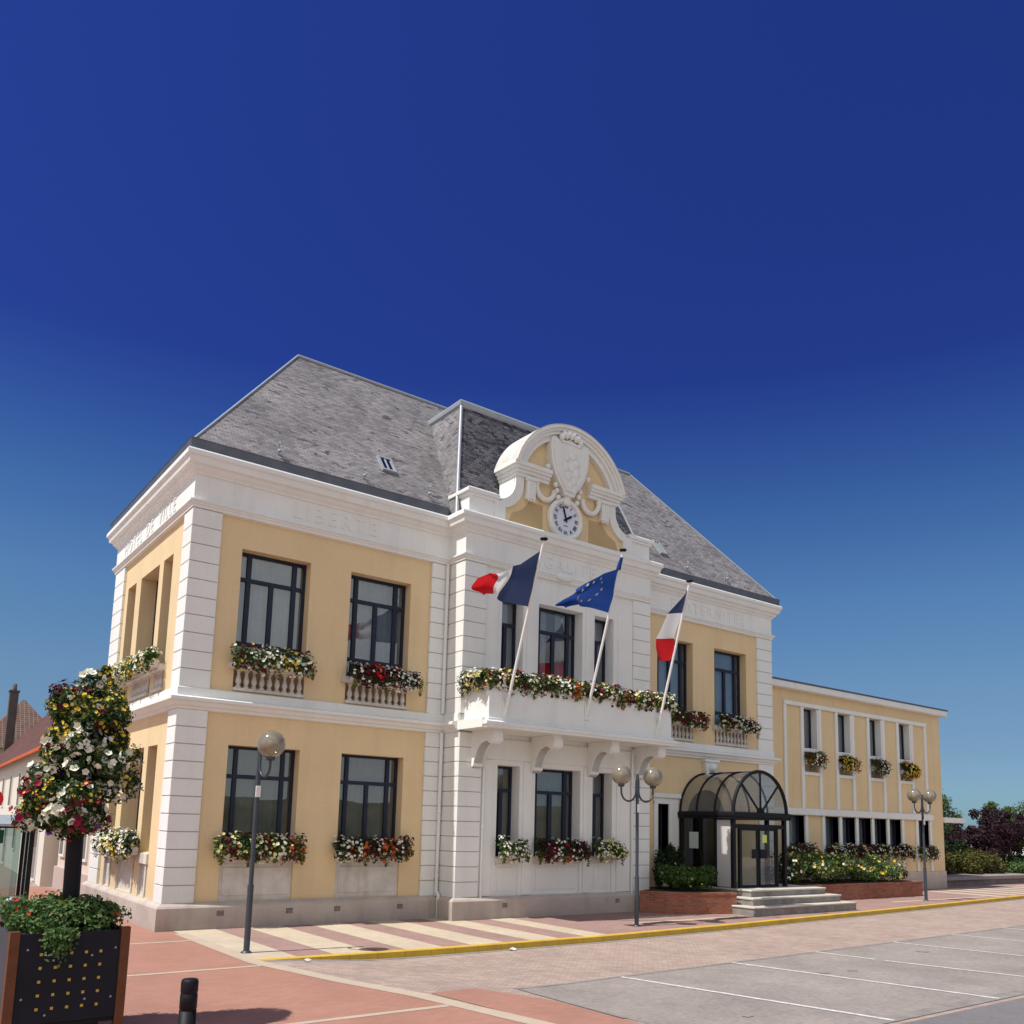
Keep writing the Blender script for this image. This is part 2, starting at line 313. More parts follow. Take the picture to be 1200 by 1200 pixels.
    def ball(s, c, r, n=16, m=0, sc=(1, 1, 1)):
        k = n//2; vs = []; fs = []
        for i in range(k+1):
            t = pi*i/k
            for j in range(n):
                a = 2*pi*j/n; vs.append((c[0]+r*sc[0]*sin(t)*cos(a), c[1]+r*sc[1]*sin(t)*sin(a), c[2]+r*sc[2]*cos(t)))
        for i in range(k):
            for j in range(n): fs.append((i*n+j, (i+1)*n+j, (i+1)*n+(j+1) % n, i*n+(j+1) % n))
        s.mesh(vs, fs, m, True); return s
    def build(s, name, mats, parent=None, label=None, uv=True, fix=True, origin=None):
        if not isinstance(mats, (list, tuple)): mats = [mats]
        o0 = origin if origin is not None else (Vector(parent['_o']) if parent is not None and '_o' in parent else Vector((0, 0, 0)))
        me = bpy.data.meshes.new(name)
        me.from_pydata([(x-o0[0], y-o0[1], z-o0[2]) for x, y, z in s.v], [], s.f)
        for k in mats: me.materials.append(k)
        me.polygons.foreach_set('material_index', s.m); me.polygons.foreach_set('use_smooth', s.sm)
        if fix:
            bm = bmesh.new(); bm.from_mesh(me)
            bmesh.ops.remove_doubles(bm, verts=bm.verts, dist=.0004)
            bmesh.ops.recalc_face_normals(bm, faces=bm.faces); bm.to_mesh(me); bm.free()
        if uv:
            l = me.uv_layers.new(name='UVMap'); buf = [0.0]*(2*len(me.loops)); vv = me.vertices
            for p in me.polygons:
                nx, ny, nz = p.normal
                if abs(nz) > .985: t = (1, 0, 0); b = (0, 1, 0)
                else:
                    q = sqrt(nx*nx+ny*ny); t = (-ny/q, nx/q, 0); b = (-nz*nx/q, -nz*ny/q, q)
                for li in p.loop_indices:
                    c = vv[me.loops[li].vertex_index].co; X, Y, Z = c[0]+o0[0], c[1]+o0[1], c[2]+o0[2]
                    buf[2*li] = X*t[0]+Y*t[1]; buf[2*li+1] = X*b[0]+Y*b[1]+Z*b[2]
            l.data.foreach_set('uv', buf)
        me.update()
        ob = bpy.data.objects.new(name, me); C.objects.link(ob)
        if parent is not None:
            ob.parent = parent; ob['_o'] = list(o0)
        else:
            ob.location = o0; ob['_o'] = list(o0)
        if label: ob['label'] = label
        return ob
def thing(name, label, cat, loc=(0, 0, 0), group=None):
    o = bpy.data.objects.new(name, None); C.objects.link(o); o.location = loc; o.empty_display_size = .3
    o['label'] = label; o['category'] = cat; o['_o'] = list(loc)
    if group: o['group'] = group
    return o
def tag(o, label, cat, group=None, kind=None):
    o['label'] = label; o['category'] = cat
    if group: o['group'] = group
    if kind: o['kind'] = kind
    return o
def struct(o): o['kind'] = 'structure'; return o
def textmesh(txt, size, depth=.03):
    cu = bpy.data.curves.new('t', 'FONT'); cu.body = txt; cu.size = size; cu.extrude = depth; cu.align_x = 'CENTER'; cu.align_y = 'CENTER'; cu.space_character = 1.3 if size > .3 else 1.0
    cu.resolution_u = 3
    ob = bpy.data.objects.new('t', cu); C.objects.link(ob); bpy.context.view_layer.update()
    dg = bpy.context.evaluated_depsgraph_get(); e = ob.evaluated_get(dg); me = e.to_mesh()
    vs = [v.co.copy() for v in me.vertices]; fs = [tuple(p.vertices) for p in me.polygons]
    e.to_mesh_clear(); bpy.data.objects.remove(ob); bpy.data.curves.remove(cu)
    return vs, fs

# ------------------------------------------------------------------ ground
def smooth(t): t = max(0, min(1, t)); return t*t*(3-2*t)
def kerb_y(x):
    P = [(-60, -5.05), (.39, -5.05), (3.8, -5.22), (8.6, -5.2), (14.1, -4.85), (23.2, -4.05), (38, -2.6), (60, -.2), (140, 9)]
    for (a, b), (c, d) in zip(P, P[1:]):
        if x <= c: return b+(d-b)*(x-a)/(c-a)
    return P[-1][1]
def bound_x(y):      # cream line between the terracotta square and the roadway
    P = [(-60, 6), (-13, 1.9), (-11.4, 1.62), (-9.2, 1.25), (-7.6, .78), (-5.2, .25), (5, .2)]
    for (a, b), (c, d) in zip(P, P[1:]):
        if y <= c: return b+(d-b)*(y-a)/(c-a)
    return .2
def gh(x, y):
    if y > kerb_y(x): return 0.0
    return -.12*smooth((x-bound_x(y)-.1)/2.6)
def sheet(name, poly, mt, z=.004, sub=.8, follow=True, parent=None):
    """polygon draped on the ground, clipped on a grid so that it follows the slope"""
    bm = bmesh.new(); vs = [bm.verts.new((x, y, 0)) for x, y in poly]; bm.faces.new(vs)
    xs = [p[0] for p in poly]; ys = [p[1] for p in poly]
    if follow:
        for ax, lo, hi in ((0, min(xs), max(xs)), (1, min(ys), max(ys))):
            k = max(int((min(hi, 14)-lo)/sub), 0)
            for i in range(1, k+1):
                co = [0, 0, 0]; no = [0, 0, 0]; co[ax] = lo+i*sub; no[ax] = 1
                bmesh.ops.bisect_plane(bm, geom=list(bm.verts)+list(bm.edges)+list(bm.faces), plane_co=co, plane_no=no)
    bmesh.ops.recalc_face_normals(bm, faces=bm.faces)
    me = bpy.data.meshes.new(name)
    for v in bm.verts: v.co.z = (gh(v.co.x, v.co.y) if follow else 0)+z
    for f in bm.faces:
        if f.normal.z < 0: f.normal_flip()
    l = bm.loops.layers.uv.new('UVMap')
    for f in bm.faces:
        for lp in f.loops: lp[l].uv = (lp.vert.co.x, lp.vert.co.y)
    bm.to_mesh(me); bm.free(); me.materials.append(mt)
    o = bpy.data.objects.new(name, me); C.objects.link(o); o['kind'] = 'structure'
    return o
M['road'] = brickmat('road_pavers', (.46, .345, .28), (.33, .245, .2), (.3, .235, .2), .2, .1, .012, .85, .25, rot=radians(45), stain=.16)
M['pave_pink'] = brickmat('pink_pavers', (.36, .225, .19), (.3, .19, .165), (.3, .2, .17), .2, .1, .01, .85, .2, stain=.15)
M['pave_cream'] = brickmat('cream_pavers', (.57, .475, .34), (.5, .415, .3), (.46, .38, .29), .2, .1, .01, .85, .2, stain=.14)
M['terracotta'] = brickmat('terracotta_pavers', (.4, .195, .14), (.35, .175, .125), (.33, .18, .13), .2, .1, .01, .85, .2, stain=.12)
M['cream_line'] = mat('cream_paver_line', (.5, .4, .3), .85, .2, col2=(.42, .34, .26), vscale=2, fine=.1)
M['asphalt'] = mat('car_park_asphalt', (.33, .29, .255), .9, .2, col2=(.235, .205, .18), vscale=.55, fine=.16, bump=.5, bscale=60)
M['patch'] = mat('tar_patch', (.25, .225, .2), .85, .25, col2=(.3, .265, .235), vscale=3, fine=.12)
M['iron'] = mat('cast_iron', (.12, .11, .105), .6, .4, .4, var=.3, vscale=12)
M['asphalt_dark'] = mat('lane_asphalt', (.2, .185, .18), .9, .2, col2=(.16, .15, .15), vscale=.6, fine=.12)
M['far_ground'] = mat('far_paving', (.32, .25, .21), .9, .2, col2=(.28, .23, .2), vscale=.4, fine=.1)
M['line_white'] = mat('worn_white_paint', (.78, .76, .73), .8, .2, col2=(.42, .39, .36), vscale=9, fine=.16)
M['kerb_yellow'] = mat('yellow_kerb_paint', (.68, .44, .045), .75, .3, col2=(.5, .32, .06), vscale=2.2, fine=.12)
M['gully'] = mat('road_gutter_strip', (.3, .27, .24), .9, .2, col2=(.2, .18, .165), vscale=4, fine=.12)

g = MB()   # roadway: one sheet out to the horizon, its level following gh()
xs = [-900, -300, -120, -60, -30, -14, -8, -5]+[-4+.5*i for i in range(33)]+[14, 17, 20, 25, 30, 38, 46, 60, 80, 120, 240, 600, 1500]
ys = [-600, -200, -90, -50, -35, -26, -22, -19]+[-17+.5*i for i in range(23)]
rows = []
for y in ys: rows.append([(x, y, gh(x, y)) for x in xs])
rows.append([(x, kerb_y(x)-.001, gh(x, kerb_y(x)-.01)) for x in xs])
n_ = len(xs); vs = [q for r in rows for q in r]
g.mesh(vs, [(j*n_+i, j*n_+i+1, (j+1)*n_+i+1, (j+1)*n_+i) for j in range(len(rows)-1) for i in range(n_-1)], 0, True)
struct(g.build('road', M['road'], fix=False))
g = MB()   # ground under and beyond the buildings, level 0
g.mesh([(x, kerb_y(x)-.001, -.004) for x in xs]+[(x, 900, -.004) for x in xs], [(i, i+1, n_+i+1, n_+i) for i in range(n_-1)])
struct(g.build('ground', M['far_ground'], fix=False))
g = MB(); rnd = random.Random(4); hp = []  # unseen ring added behind the camera, darkens the lower window reflections
for i in range(61):
    a = pi*1.02+pi*.96*i/60; r = 78; hp.append((r*cos(a)+5, r*sin(a)-5, 4.8+rnd.uniform(-.15, .2)))
vs = []
for (x, y, h) in hp: vs += [(x*.93, y*.93, -.2), (x*.96, y*.96, h*.7), (x, y, h), (x*1.2, y*1.2, -.2)]
g.mesh(vs, [(4*i+k, 4*i+k+1, 4*i+5+k, 4*i+4+k) for i in range(60) for k in range(3)], 0, True)
struct(g.build('reflection_ring', mat('reflection_ring_dark', (.15, .145, .11), .95, .1, col2=(.04, .045, .025), vscale=.3, fine=.2), fix=False))
# pavement raised above the roadway, kerb of yellow stones
KX = [.35+.6*i for i in range(150)]
g = MB(); px = [.2]+KX
g.mesh([(x, kerb_y(x)+.14, .004) for x in px]+[(x, 1.0 if x < 24 else 2.6, .004) for x in px], [(i, i+1, len(px)+i+1, len(px)+i) for i in range(len(px)-1)])
struct(g.build('pavement', M['pave_pink'], fix=False))
g = MB()
for i in range(len(KX)-1):
    x0, x1 = KX[i]+.004, KX[i+1]-.004; a = Vector((x0, kerb_y(x0))); b = Vector((x1, kerb_y(x1))); d = (b-a).normalized(); nn = Vector((-d.y, d.x))
    h0 = .016; zb = -.2; ch = .015
    p = [a, b]
    lip = []
    for q in p:
        lip.append([(q.x, q.y, zb), (q.x, q.y, h0-ch), (q.x+nn.x*ch, q.y+nn.y*ch, h0), (q.x+nn.x*.15, q.y+nn.y*.15, h0), (q.x+nn.x*.15, q.y+nn.y*.15, zb)])
    g.mesh(lip[0]+lip[1], [(k, k+1, k+6, k+5) for k in range(4)]+[(0, 1, 2, 3, 4), (5, 6, 7, 8, 9)])
struct(g.build('kerb', M['kerb_yellow']))
g = MB()
for i in range(len(KX)-1):
    x0, x1 = KX[i], KX[i+1]
    g.face([(x0, kerb_y(x0)-.16, gh(x0, kerb_y(x0)-.1)+.005), (x1, kerb_y(x1)-.16, gh(x1, kerb_y(x1)-.1)+.005), (x1, kerb_y(x1)-.005, gh(x1, kerb_y(x1)-.1)+.005), (x0, kerb_y(x0)-.005, gh(x0, kerb_y(x0)-.1)+.005)])
struct(g.build('kerb_gutter', M['gully'], fix=False))
# cream stripes across the pavement
g = MB()
def q4(x0, x1, y0, y1, z): g.face([(x0, y0, z), (x1, y0, z), (x1, y1, z), (x0, y1, z)])
q4(.2, 1.16, kerb_y(.8)+.16, -.05, .008)
for x0, x1 in ((1.9, 2.76), (3.47, 4.36), (5.08, 5.96), (6.72, 7.56), (8.35, 9.1)): q4(x0, x1, kerb_y(x0)+.16, -.05, .008)
for k in range(12):
    x0 = 34.5+1.7*k; q4(x0, x0+.85, kerb_y(x0)+.3, 1.3, .008)
q4(11.5, 16.2, -3.55, -3.35, .008); q4(12.5, 15.4, -2.5, -2.32, .008); q4(26.5, 34, -2.4, -2.2, .008)
struct(g.build('pavement_stripes', M['pave_cream'], fix=False))
# terracotta square with cream lines
Y_ = [1, -.7, -2.1, -3.8, -5.2, -7.6, -9.2, -11.4, -13, -18, -24]
struct(sheet('terracotta_square', [(bound_x(y)-.02, y) for y in Y_]+[(-16, -24), (-16, 14), (-.2, 14)], M['terracotta'], .004, .8))
def band(name, pts, wd, mt, z=.009):
    pts = [Vector(p) for p in pts]; L_ = []; R2_ = []
    for i, p in enumerate(pts):
        d = (pts[min(i+1, len(pts)-1)]-pts[max(i-1, 0)]).normalized(); n = Vector((-d.y, d.x))
        L_.append(p+n*wd/2); R2_.append(p-n*wd/2)
    return sheet(name, [(p.x, p.y) for p in L_+R2_[::-1]], mt, z, .5)
band('cream_border', [(bound_x(y), y) for y in Y_[1:]], .3, M['cream_line'])
for y0 in (-1.9, -5.6, -10.1, -14): band('cream_line', [(-16, y0), (bound_x(y0)-.16, y0)], .13, M['cream_line'], .008)
for x0 in (-3.4, -7.2): band('cream_line', [(x0, -24), (x0, 12)], .13, M['cream_line'], .0065)
sheet('terracotta_patch', [(1.5, -9.2), (2.5, -8.95), (3.05, -10.2), (3.0, -13.5), (2.0, -13.5)], M['terracotta'], .007, .5)
sheet('car_park', [(3.25, -9.15), (30, -8.0), (60, -5.5), (60, -13.4), (3.2, -13.5), (3.1, -11.8)], M['asphalt'], .006, .8)
sheet('lane', [(3.2, -13.9), (90, -13.6), (90, -26), (2, -26), (2.2, -13.9)], M['asphalt_dark'], .006, .8)
sheet('channel_strip', [(3.2, -13.5), (60, -13.4), (60, -13.58), (3.2, -13.78)], M['gully'], .01, .8)
band('edge_strip', [(3.1, -11.8), (3.2, -9.1), (12, -8.76), (30, -8.0), (60, -5.5)], .1, M['gully'], .011)
for k in range(13):
    x0 = 5.67+3.3*k; y0 = -9.15+(x0-3)*.043
    L0 = [(x0, y0), (x0+1.02, -13.72)] if k != 2 else [(x0-.2, y0), (x0+.0, -10.1)]
    o = band('parking_line', L0, .1, M['line_white'], .0135)
band('parking_line', [(12.3, -10.3), (13.1, -13.7)], .1, M['line_white'], .0135)

# ------------------------------------------------------------------ building helpers
def ab(mb, ax, u0, u1, d0, d1, z0, z1, m=0, b=0):
    if ax == 'y': mb.box(u0, u1, d0, d1, z0, z1, m, b)
    else: mb.box(d0, d1, u0, u1, z0, z1, m, b)
def AP(ax, u, d, z): return (u, d, z) if ax == 'y' else (d, u, z)
def wall(mb, ax, c, u0, u1, z0, z1, holes=(), t=.3, m=0, mr=None):
    """sheet in the plane with rectangular holes (u0,u1,z0,z1[,depth]) and their reveals"""
    mr = m if mr is None else mr
    us = sorted({u0, u1, *[h[0] for h in holes], *[h[1] for h in holes]}); zs = sorted({z0, z1, *[h[2] for h in holes], *[h[3] for h in holes]})
    for a, b in zip(us, us[1:]):
        for p, q in zip(zs, zs[1:]):
            cu, cz = (a+b)/2, (p+q)/2
            if any(h[0] < cu < h[1] and h[2] < cz < h[3] for h in holes): continue
            mb.face([AP(ax, a, c, p), AP(ax, b, c, p), AP(ax, b, c, q), AP(ax, a, c, q)], m)
    for h in holes:
        a, b, p, q = h[:4]; d = c+(h[4] if len(h) > 4 else t)
        mb.face([AP(ax, a, c, p), AP(ax, a, d, p), AP(ax, a, d, q), AP(ax, a, c, q)], mr); mb.face([AP(ax, b, c, p), AP(ax, b, d, p), AP(ax, b, d, q), AP(ax, b, c, q)], mr)
        mb.face([AP(ax, a, c, q), AP(ax, b, c, q), AP(ax, b, d, q), AP(ax, a, d, q)], mr); mb.face([AP(ax, a, c, p), AP(ax, b, c, p), AP(ax, b, d, p), AP(ax, a, d, p)], mr)
def window(parent, ax, c, u0, u1, z0, z1, cols, rows, rec=.3, curt='curtain', gap=None, fr='frame', name='window', fat=.115, midtop=False):
    """a window part with panes and curtain as sub-parts; cols / rows are fractions of the dividing bars; rows[0] = top transom"""
    f = MB(); d0 = c+rec; W = u1-u0; H = z1-z0; t = .07
    ab(f, ax, u0, u0+t, d0, d0+.07, z0, z1); ab(f, ax, u1-t, u1, d0, d0+.07, z0, z1)
    ab(f, ax, u0+t, u1-t, d0, d0+.07, z1-t, z1); ab(f, ax, u0+t, u1-t, d0, d0+.07, z0, z0+t)
    zt = z1-rows[0]*H if rows else z1-t
    for i, k in enumerate(cols):
        mid = abs(k-.5) < .02
        top = zt if (mid and not midtop and rows) else z1-t
        ab(f, ax, u0+k*W-fat/2, u0+k*W+fat/2, d0-.012, d0+.06, z0+t, top)
    for r in rows: ab(f, ax, u0+t, u1-t, d0-.006, d0+.064, z1-r*H-.05, z1-r*H+.05)
    fo = f.build(name, M[fr], parent)
    p = MB(); dd = d0+.035; p.face([AP(ax, u0+.03, dd, z0+.03), AP(ax, u1-.03, dd, z0+.03), AP(ax, u1-.03, dd, z1-.03), AP(ax, u0+.03, dd, z1-.03)])
    p.build('pane', M['glass'], fo, fix=False)
    if curt:
        cb = MB(); n = max(int(W*26), 8); rr = random.Random(int(u0*977+z0*31)); ph = rr.random()*6
        segs = [(u0+.02, u1-.02)] if gap is None else [(u0+.02, u0+W*(.5-gap)), (u0+W*(.5+gap), u1-.02)]
        for s0, s1 in segs:
            vs = []
            for i in range(n+1):
                u = s0+(s1-s0)*i/n; a = .05*sin(i*1.35+ph)+.03*sin(i*2.9+1+ph)
                vs += [AP(ax, u, d0+.14+a*.6, z0+.03), AP(ax, u+.01*sin(i), d0+.14+a*.35, z1-.02)]
            cb.mesh(vs, [(2*i, 2*i+1, 2*i+3, 2*i+2) for i in range(n)], 0, True)
        cb.build('curtain', M[curt], fo, fix=False)
    bk = MB(); bk.face([AP(ax, u0-.1, d0+.7, z0-.1), AP(ax, u1+.1, d0+.7, z0-.1), AP(ax, u1+.1, d0+.7, z1+.1), AP(ax, u0-.1, d0+.7, z1+.1)])  # dark sheet standing in for the unlit room behind
    bk.build('dim_room_sheet', M['room'], fo, fix=False)
    return fo
def quoins(mb, ax, c, u0, u1, z0, z1, pr, step=.42, back=.018, m=0, mg=1, side=None):
    """banded pilaster: blocks proud of a thin recessed core, so each joint is a real groove"""
    s_ = -1
    ab(mb, ax, u0+back, u1-back, c, c+s_*(pr-back), z0, z1, mg)
    n = max(1, round((z1-z0)/step)); h = (z1-z0)/n
    for i in range(n): ab(mb, ax, u0, u1, c+.001, c+s_*pr, z0+i*h+(.011 if i else 0), z0+(i+1)*h-(.011 if i < n-1 else 0), m, .006)
def baluster_run(parent, ax, c, u0, u1, z0, z1, n):
    for i in range(n):
        u = u0+(u1-u0)*(i+.5)/n; b = MB(); H = z1-z0; r = min(.075, (u1-u0)/n*.40)
        pr = [(r*.95, 0), (r*.95, .1*H), (r*.55, .13*H), (r*.62, .18*H), (r*1.0, .34*H), (r*.86, .48*H), (r*.5, .68*H), (r*.46, .78*H), (r*.66, .82*H), (r*.5, .86*H), (r*.95, .9*H), (r*.95, H)]
        b.lathe(AP(ax, u, c, z0), pr, 10); b.build('baluster', M['white_dirty'], parent, fix=False)

# ------------------------------------------------------------------ town hall
W_, D_ = 22.25, 7.74
BX0, BX1, BY = 7.36, 14.65, -.84
ZS0, ZS1 = 5.12, 5.62
hall = thing('town_hall', 'cream and white two-storey town hall with a grey slate hipped roof and a clock pediment', 'building', (0, 0, 0))
FRW = [(1.22, 3.06), (4.22, 6.08), (16.0, 17.83), (19.0, 20.83)]
BAYW = [(8.67, 9.47), (10.04, 11.8), (12.3, 13.12)]
SIDE = [(1.6, 2.46), (2.86, 4.73), (5.28, 6.22)]
ZU0, ZU1, ZL0, ZL1 = 6.32, 9.25, 1.68, 4.33
f = MB()
holes = [(a, b, 5.66, ZU1) for a, b in FRW]+[(a, b, ZL0, ZL1) for a, b in FRW[:2]]+[(a, b, .62, 1.52, .06) for a, b in FRW[:2]]
wall(f, 'y', 0, 0, BX0, 0, 11.4, [h for h in holes if h[0] < 7], .3)
wall(f, 'y', 0, BX1, W_, 0, 11.4, [h for h in holes if h[0] > 14]+[(16.05, 16.55, 1.2, 3.42), (17.5, 19.5, .74, 3.0)], .3)
wall(f, 'x', 0, 0, D_, 0, 11.4, [(a, b, 5.72, ZU1) for a, b in SIDE]+[(a, b, ZL0, ZL1) for a, b in SIDE]+[(a, b, .62, 1.4, .06) for a, b in SIDE], .42)
f.face([(W_, 0, 0), (W_, D_, 0), (W_, D_, 11.4), (W_, 0, 11.4)]); f.face([(0, D_, 0), (W_, D_, 0), (W_, D_, 11.4), (0, D_, 11.4)])
f.face([(0, 0, 11.3), (W_, 0, 11.3), (W_, D_, 11.3), (0, D_, 11.3)])
f.build('wall', M['yellow'], hall, fix=False)
# projecting centre bay, white
f = MB()
bh = [(a, b, 5.45, 9.22) for a, b in BAYW]+[(a, b, ZL0, 4.26) for a, b in BAYW]+[(a, b, .62, 1.5, .05) for a, b in BAYW]
wall(f, 'y', BY, BX0, BX1, 0, 11.3, bh, .38)
for x in (BX0, BX1): f.face([(x, BY, 0), (x, 0, 0), (x, 0, 11.3), (x, BY, 11.3)])
for a, b in BAYW:
    f.face([(a, BY+.05, .62), (b, BY+.05, .62), (b, BY+.05, 1.5), (a, BY+.05, 1.5)])
    f.box(a+.12, b-.12, BY+.05, BY+.03, .74, 1.38, 0)
f.build('bay_wall', M['white'], hall, fix=False)
def one(fn, name, mt):
    f = MB(); fn(f); return f.build(name, mt, hall, fix=False)
def s1(f, a, b):
    f.face([(a, .055, .62), (b, .055, .62), (b, .055, 1.52), (a, .055, 1.52)]); f.box(a+.1, b-.1, .055, .035, .74, 1.4, 0, .005)
    f.box(a-.04, b+.04, -.07, .28, 1.52, 1.66, 0, .01)
def s3(f, a, b):
    f.face([(.055, a, .62), (.055, b, .62), (.055, b, 1.4), (.055, a, 1.4)]); f.box(-.06, .28, a-.04, b+.04, 1.4, 1.66, 0, .01)
    f.box(-.02, .06, a+.06, a+.16, .62, 1.4); f.box(-.02, .06, b-.16, b-.06, .62, 1.4)
for a, b in FRW[:2]: one(lambda f: s1(f, a, b), 'window_sill', M['white_dirty'])
for a, b in BAYW: one(lambda f: f.box(a-.03, b+.03, BY-.06, BY+.3, 1.5, 1.66, 0, .01), 'window_sill', M['white_dirty'])
for a, b in SIDE: one(lambda f: s3(f, a, b), 'window_sill', M['white_dirty'])
# windows of the front
COL4 = [.17, .5, .83]
for i, (a, b) in enumerate(FRW): window(hall, 'y', 0, a, b, ZU0, ZU1, COL4, [.24, .8], curt='curtain')
for a, b in FRW[:2]: window(hall, 'y', 0, a, b, ZL0, ZL1, COL4, [.28], curt='curtain_dark', fat=.1)
for j, (a, b) in enumerate(BAYW):
    cl = [.5] if b-a < 1 else [.17, .5, .83]
    window(hall, 'y', BY, a, b, 5.45, 9.22, cl, [.2], .38, 'curtain', gap=.1 if j == 1 else None, midtop=False)
    window(hall, 'y', BY, a, b, ZL0, 4.26, cl, [.27], .38, 'curtain_dark', fat=.13)
for a, b in SIDE:
    window(hall, 'x', 0, a, b, 6.32, ZU1, [.5] if b-a < 1 else COL4, [.24], .42, 'curtain')
    window(hall, 'x', 0, a, b, ZL0, ZL1, [.5] if b-a < 1 else COL4, [.28], .42, 'curtain_dark')
window(hall, 'y', 0, 16.05, 16.55, 1.2, 3.42, [.5], [.7], .28, None)
f = MB()     # moulded white surround of the little window
f.box(15.82, 16.02, -.05, .002, 1.0, 3.5, 0, .01); f.box(16.58, 17.02, -.05, .002, 1.0, 3.5, 0, .01); f.box(15.82, 17.02, -.06, .002, 3.42, 3.62, 0, .01)
f.box(15.74, 17.08, -.14, .002, 3.62, 3.78, 0, .02); f.box(16.55, 16.9, -.052, .28, 1.2, 3.42)
f.build('window_surround', M['white'], hall, fix=False)
# balustrades below the upper windows
for a, b in FRW:
    f = MB(); f.box(a-.15, b+.15, -.16, .14, 6.2, 6.33, 0, .02); f.box(a-.1, b+.1, -.12, .1, 6.33, 6.37, 0, .01); f.box(a, b, -.09, .12, 5.66, 5.74, 0, .01)
    r = f.build('balustrade', M['white_dirty'], hall, fix=False)
    p = MB(); p.face([(a, .24, 5.66), (b, .24, 5.66), (b, .24, 6.33), (a, .24, 6.33)]); p.build('back_panel', M['yellow_dark'], r, fix=False)  # yellow recess, its shade painted in as dark ochre
    baluster_run(r, 'y', 0, a+.03, b-.03, 5.74, 6.2, 9)
f = MB(); f.box(-.16, .14, SIDE[0][0]-.1, SIDE[2][1]+.12, 6.2, 6.36, 0, .02)
for a, b in SIDE: f.box(-.09, .1, a, b, 5.7, 5.76)
r = f.build('balustrade', M['white_dirty'], hall, fix=False)
for a, b in SIDE:
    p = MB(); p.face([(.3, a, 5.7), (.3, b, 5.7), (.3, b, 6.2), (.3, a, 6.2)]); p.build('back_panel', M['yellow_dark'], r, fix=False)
    baluster_run(r, 'x', 0, a+.03, b-.03, 5.76, 6.2, 4 if b-a < 1 else 8)
# mouldings that wrap the whole building
PATH = [(0, D_), (0, 0), (BX0, 0), (BX0, BY), (BX1, BY), (BX1, 0), (W_, 0), (W_, D_)]
f = MB(); f.sweep(PATH, [(.20, -.02), (.2, .5), (.17, .545), (.09, .6), (-.02, .6)], 0, True); f.build('plinth', M['plinth'], hall, fix=False)
prof_s = [(-.01, 5.08), (.09, 5.10), (.1, 5.16), (.16, 5.18), (.2, 5.26), (.28, 5.29), (.28, 5.36), (.24, 5.375), (.10, 5.41), (.10, 5.6), (.08, 5.62), (-.01, 5.63)]
for p_ in ([(0, D_), (0, 0), (BX0, 0), (BX0, BY)], [(BX1, BY), (BX1, 0), (W_, 0), (W_, D_)]):
    f = MB(); f.sweep(p_, prof_s); f.build('string_course', M['white'], hall, fix=False)
f = MB(); f.sweep(PATH, [(-.01, 10.0), (.1, 10.02), (.1, 10.08), (.13, 10.1), (.13, 10.13), (.17, 10.16), (.17, 10.2), (.075, 10.23), (.075, 10.84), (.12, 10.86), (.13, 10.9), (.2, 10.96), (.22, 11.02), (.24, 11.04), (.3, 11.06), (.33, 11.2), (.38, 11.24), (.38, 11.34), (.36, 11.38), (0, 11.42)], 0, True)
f.build('cornice', M['white'], hall, fix=False)
for p_ in ([(W_, 3), (W_, D_), (0, D_), (0, 0), (BX0-.3, 0)], [(BX1+.3, 0), (W_, 0), (W_, 3.0)]):
    f = MB(); f.sweep(p_, [(.0, 11.4), (.29, 11.4), (.3, 11.43), (.31, 11.62), (.33, 11.65), (.29, 11.66), (.26, 11.6), (.0, 11.6)]); f.build('gutter', M['zinc'], hall, fix=False)
# frieze panels: shallow recess borders left and right of the lettering
for z0, z1 in ((.6, ZS0-.03), (ZS1, 10.0)):
    for runs in ([('y', 0, -.075, .65), ('x', 0, .0, .62)], [('x', 0, 6.6, D_)], [('y', 0, 6.72, BX0)], [('y', 0, 21.42, W_+.075)], [('y', 0, BX1, 15.25)],
                 [('y', BY, BX0-.07, 8.06), ('x', BX0, BY, -.02)], [('y', BY, 13.95, BX1+.07)]):
        f = MB()
        for ax, c, a, b in runs: quoins(f, ax, c, a, b, z0, z1, .075)
        f.build('quoin_pilaster', [M['white'], M['groove']], hall, fix=False)
# vertical strips between the bay windows
for x0, x1 in ((8.07, 8.5), (9.6, 9.92), (11.92, 12.2), (13.3, 13.94)):
    for z0, z1 in ((.61, 4.4), (5.43, 9.5)):
        f = MB(); f.box(x0, x1, BY-.04, BY+.001, z0, z1, 0, .01); f.build('bay_strip', M['white'], hall, fix=False)
f = MB(); f.box(8.07, 13.94, BY-.045, BY+.001, 4.41, 5.0, 0, .01); f.build('bay_lintel', M['white'], hall, fix=False)
# lettering in relief on the frieze
def letters(txt, size, place, dp=.014):
    vs, fs = textmesh(txt, size, dp); b = MB(); b.mesh([place(*v) for v in vs], fs); return b
cz = 10.52
b = letters('LIBERTE', .56, lambda x, y, z: (3.66+x, -.075-.012+z*.6, cz+y)); b.build('lettering', M['white'], hall, fix=False)
b = letters('EGALITE', .54, lambda x, y, z: (11.0+x, BY-.087+z*.6, cz+y)); b.build('lettering', M['white'], hall, fix=False)
b = letters('FRATERNITE', .54, lambda x, y, z: (18.45+x, -.087+z*.6, cz+y)); b.build('lettering', M['white'], hall, fix=False)
for wd, yc in (('HOTEL', 5.75), ('DE', 3.95), ('VILLE', 2.25)):
    b = letters(wd, .54, lambda x, y, z: (-.085+z*.6, yc-x, cz+y), .012); b.build('lettering', M['white'], hall, fix=False)
